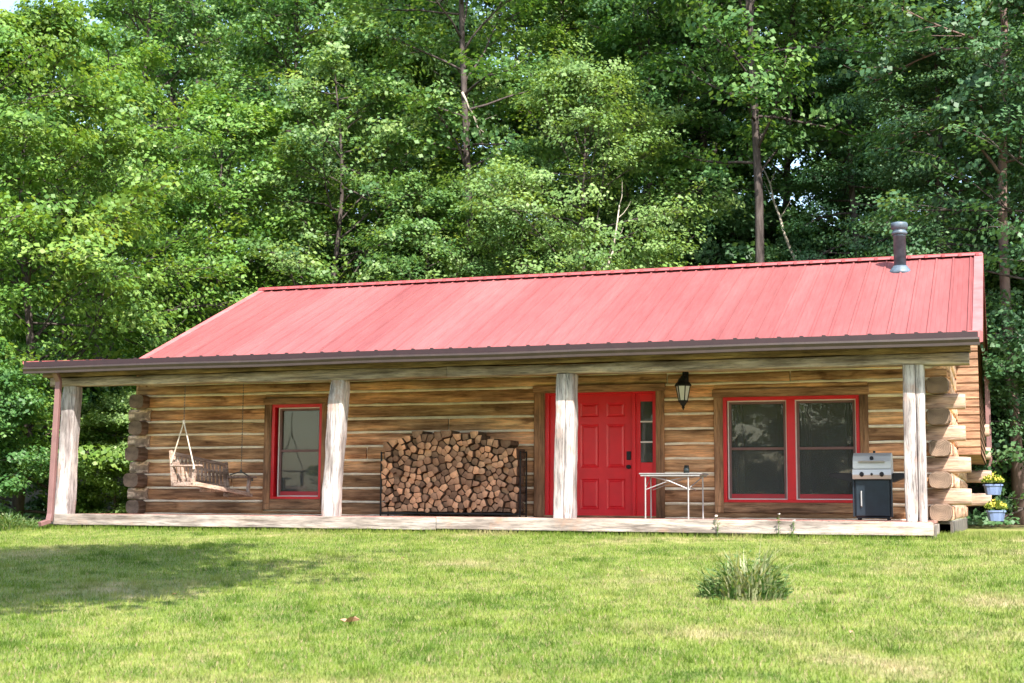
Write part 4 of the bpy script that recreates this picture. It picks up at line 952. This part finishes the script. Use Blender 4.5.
T('hemlock', 945, 13.5, 'dark fine needled conifer behind the right end of the roof', m_leafC, .95, 0, name='conifer')
T('hemlock', 862, 18.0, 'dark conifer standing behind the flue pipe', m_leafC, .9, 130, name='conifer')
T('bush', 1012, 14.0, 'dark leafy shrub in the woods beyond the hanging planters', m_leafC, .8, 220, cat='shrub', name='shrub')
T('bush', 1015, 15.0, 'light green understory shrub at the right edge of the photo', m_leafB, 1.15, 100, cat='shrub', name='shrub')
# tall trees whose trunks show
T('pole', 460, 17.0, 'tall straight dark trunked tree rising left of the pale tree', m_leafB, 1.05, 0)
T('pole', 755, 16.0, 'tall slim dark trunked tree behind the right centre of the roof', m_leafB, 1.08, 50)
T('pole', 705, 20.5, 'tall grey trunked tree behind the bright bush', m_leafB, 1.1, 90)
T('pole', 797, 21.0, 'grey trunked tree beside the leaning bare snag', m_leafB, 1.0, 170)
T('pole', 1018, 12.5, 'tall pinkish barked tree at the right edge behind the cabin corner', m_leafC, 1.0, 210, bark=m_trunkp)
T('tall2', 140, 18.0, 'tall leafy tree behind the left maples', m_leafB, 1.0, 20)
T('tall2', 290, 20.5, 'tall tree with a thin crown at the upper left of the roof', m_leafB, 1.0, 120)
# second and third ranks
r = random.Random(21)
DEEP = 'dense broadleaf tree deep in the woods on the slope behind the cabin'
for (Y, n_, pxa, pxb, kinds) in ((24, 7, -70, 1100, ['tall2', 'maple2', 'tall', 'maple']), (31, 8, -90, 1120, ['tall', 'tall2', 'maple2']), (42, 8, -100, 1130, ['tall', 'tall2'])):
    for k in range(n_):
        px_ = pxa+(pxb-pxa)*(k+.5+r.uniform(-.25, .25))/n_; kd = r.choice(kinds)
        T(kd, px_, Y+r.uniform(-2, 2), DEEP, r.choice([m_leafB, m_leafB, m_leafA, m_leafC]), r.uniform(.95, 1.2)*(1.2 if kd.startswith('maple') else 1), r.uniform(0, 360), group='trees deep in the woods')
for px_, Y, s in ((-60, 3.0, .9), (-40, 8, 1.0), (60, 13, 1.1), (390, 21, 1.1), (560, 23, 1.2), (650, 19, 1.1), (880, 23, 1.2), (985, 22, 1.2), (1080, 12, 1.0), (1100, 18, 1.1)):
    T('maple2', px_, Y, DEEP, m_leafC if px_ > 900 else r.choice([m_leafB, m_leafA]), s, r.uniform(0, 360), group='trees deep in the woods')
UND = 'leafy understory shrub on the forest floor behind the cabin'
for (Y, n_) in ((19, 9), (27, 10), (36, 12)):
    for k in range(n_):
        px_ = -60+1160*(k+.5+r.uniform(-.3, .3))/n_; T('bush', px_, Y+r.uniform(-1.5, 1.5), UND, r.choice([m_leafB, m_leafC, m_leafA]), r.uniform(.9, 1.5), r.uniform(0, 360), group='understory shrubs behind the cabin', cat='shrub', name='shrub')
# pale snags and dead branches
def snag(px0, py0, px1, py1, Y, rad, lab, seed, up=False):
    a, b_ = at(px0, py0, Y), at(px1, py1, Y+.6); r2 = random.Random(seed); t = thing('dead_branch', tuple(a), lab, 'dead branch'); m = MB()
    pts = [a.lerp(b_, k/6)+Vector((r2.gauss(0, .04), r2.gauss(0, .05), r2.gauss(0, .04))) for k in range(7)]; pts[0] = a
    m.tube(pts, [rad*(1-.1*k) for k in range(7)], 7)
    for k in (3, 4, 5, 6):
        d = ((b_-a).normalized()+Vector((r2.uniform(-1, 1), r2.uniform(-.6, .6), r2.uniform(-.3, .8)))).normalized(); m.tube(limbpath(r2, pts[k], d, r2.uniform(.4, .9), 3), [rad*.35, rad*.25, rad*.15, rad*.06], 5)
    m.build('bare_wood', m_snag, t, smooth=True)
snag(796, 262, 764, 172, 17.5, .045, 'pale bare snag leaning left behind the right half of the roof', 1)
snag(462, 92, 484, 132, 16.8, .035, 'pale dead branch hanging beside the tall dark trunk', 2)
snag(604, 275, 622, 205, 14.0, .035, 'thin pale bare stem above the middle of the ridge', 3)
# the tree whose shadow falls on the lawn, and the woods across the yard that the windows reflect
tree('limby', -1.0, -12.6, 'tree standing left of the photographer that shades the lawn', m_leafB, 1, 0)
tree('maple', 15.0, -18.4, 'tree standing right of the photographer that shades the near corner of the lawn', m_leafB, .75, 40)
for k in range(13):
    tree('maple2', -22+k*4.2+(k % 3), -46-(k*7 % 5), 'broadleaf tree across the yard facing the cabin', m_leafB, 1.1, k*57, group='trees across the yard')
    tree('bush', -20+k*4.2, -42-(k*5 % 4), 'leafy shrub across the yard facing the cabin', m_leafC, 1.2, k*77, group='shrubs across the yard', cat='shrub', name='shrub')

scene.cycles.max_bounces = 8; scene.cycles.transparent_max_bounces = 12
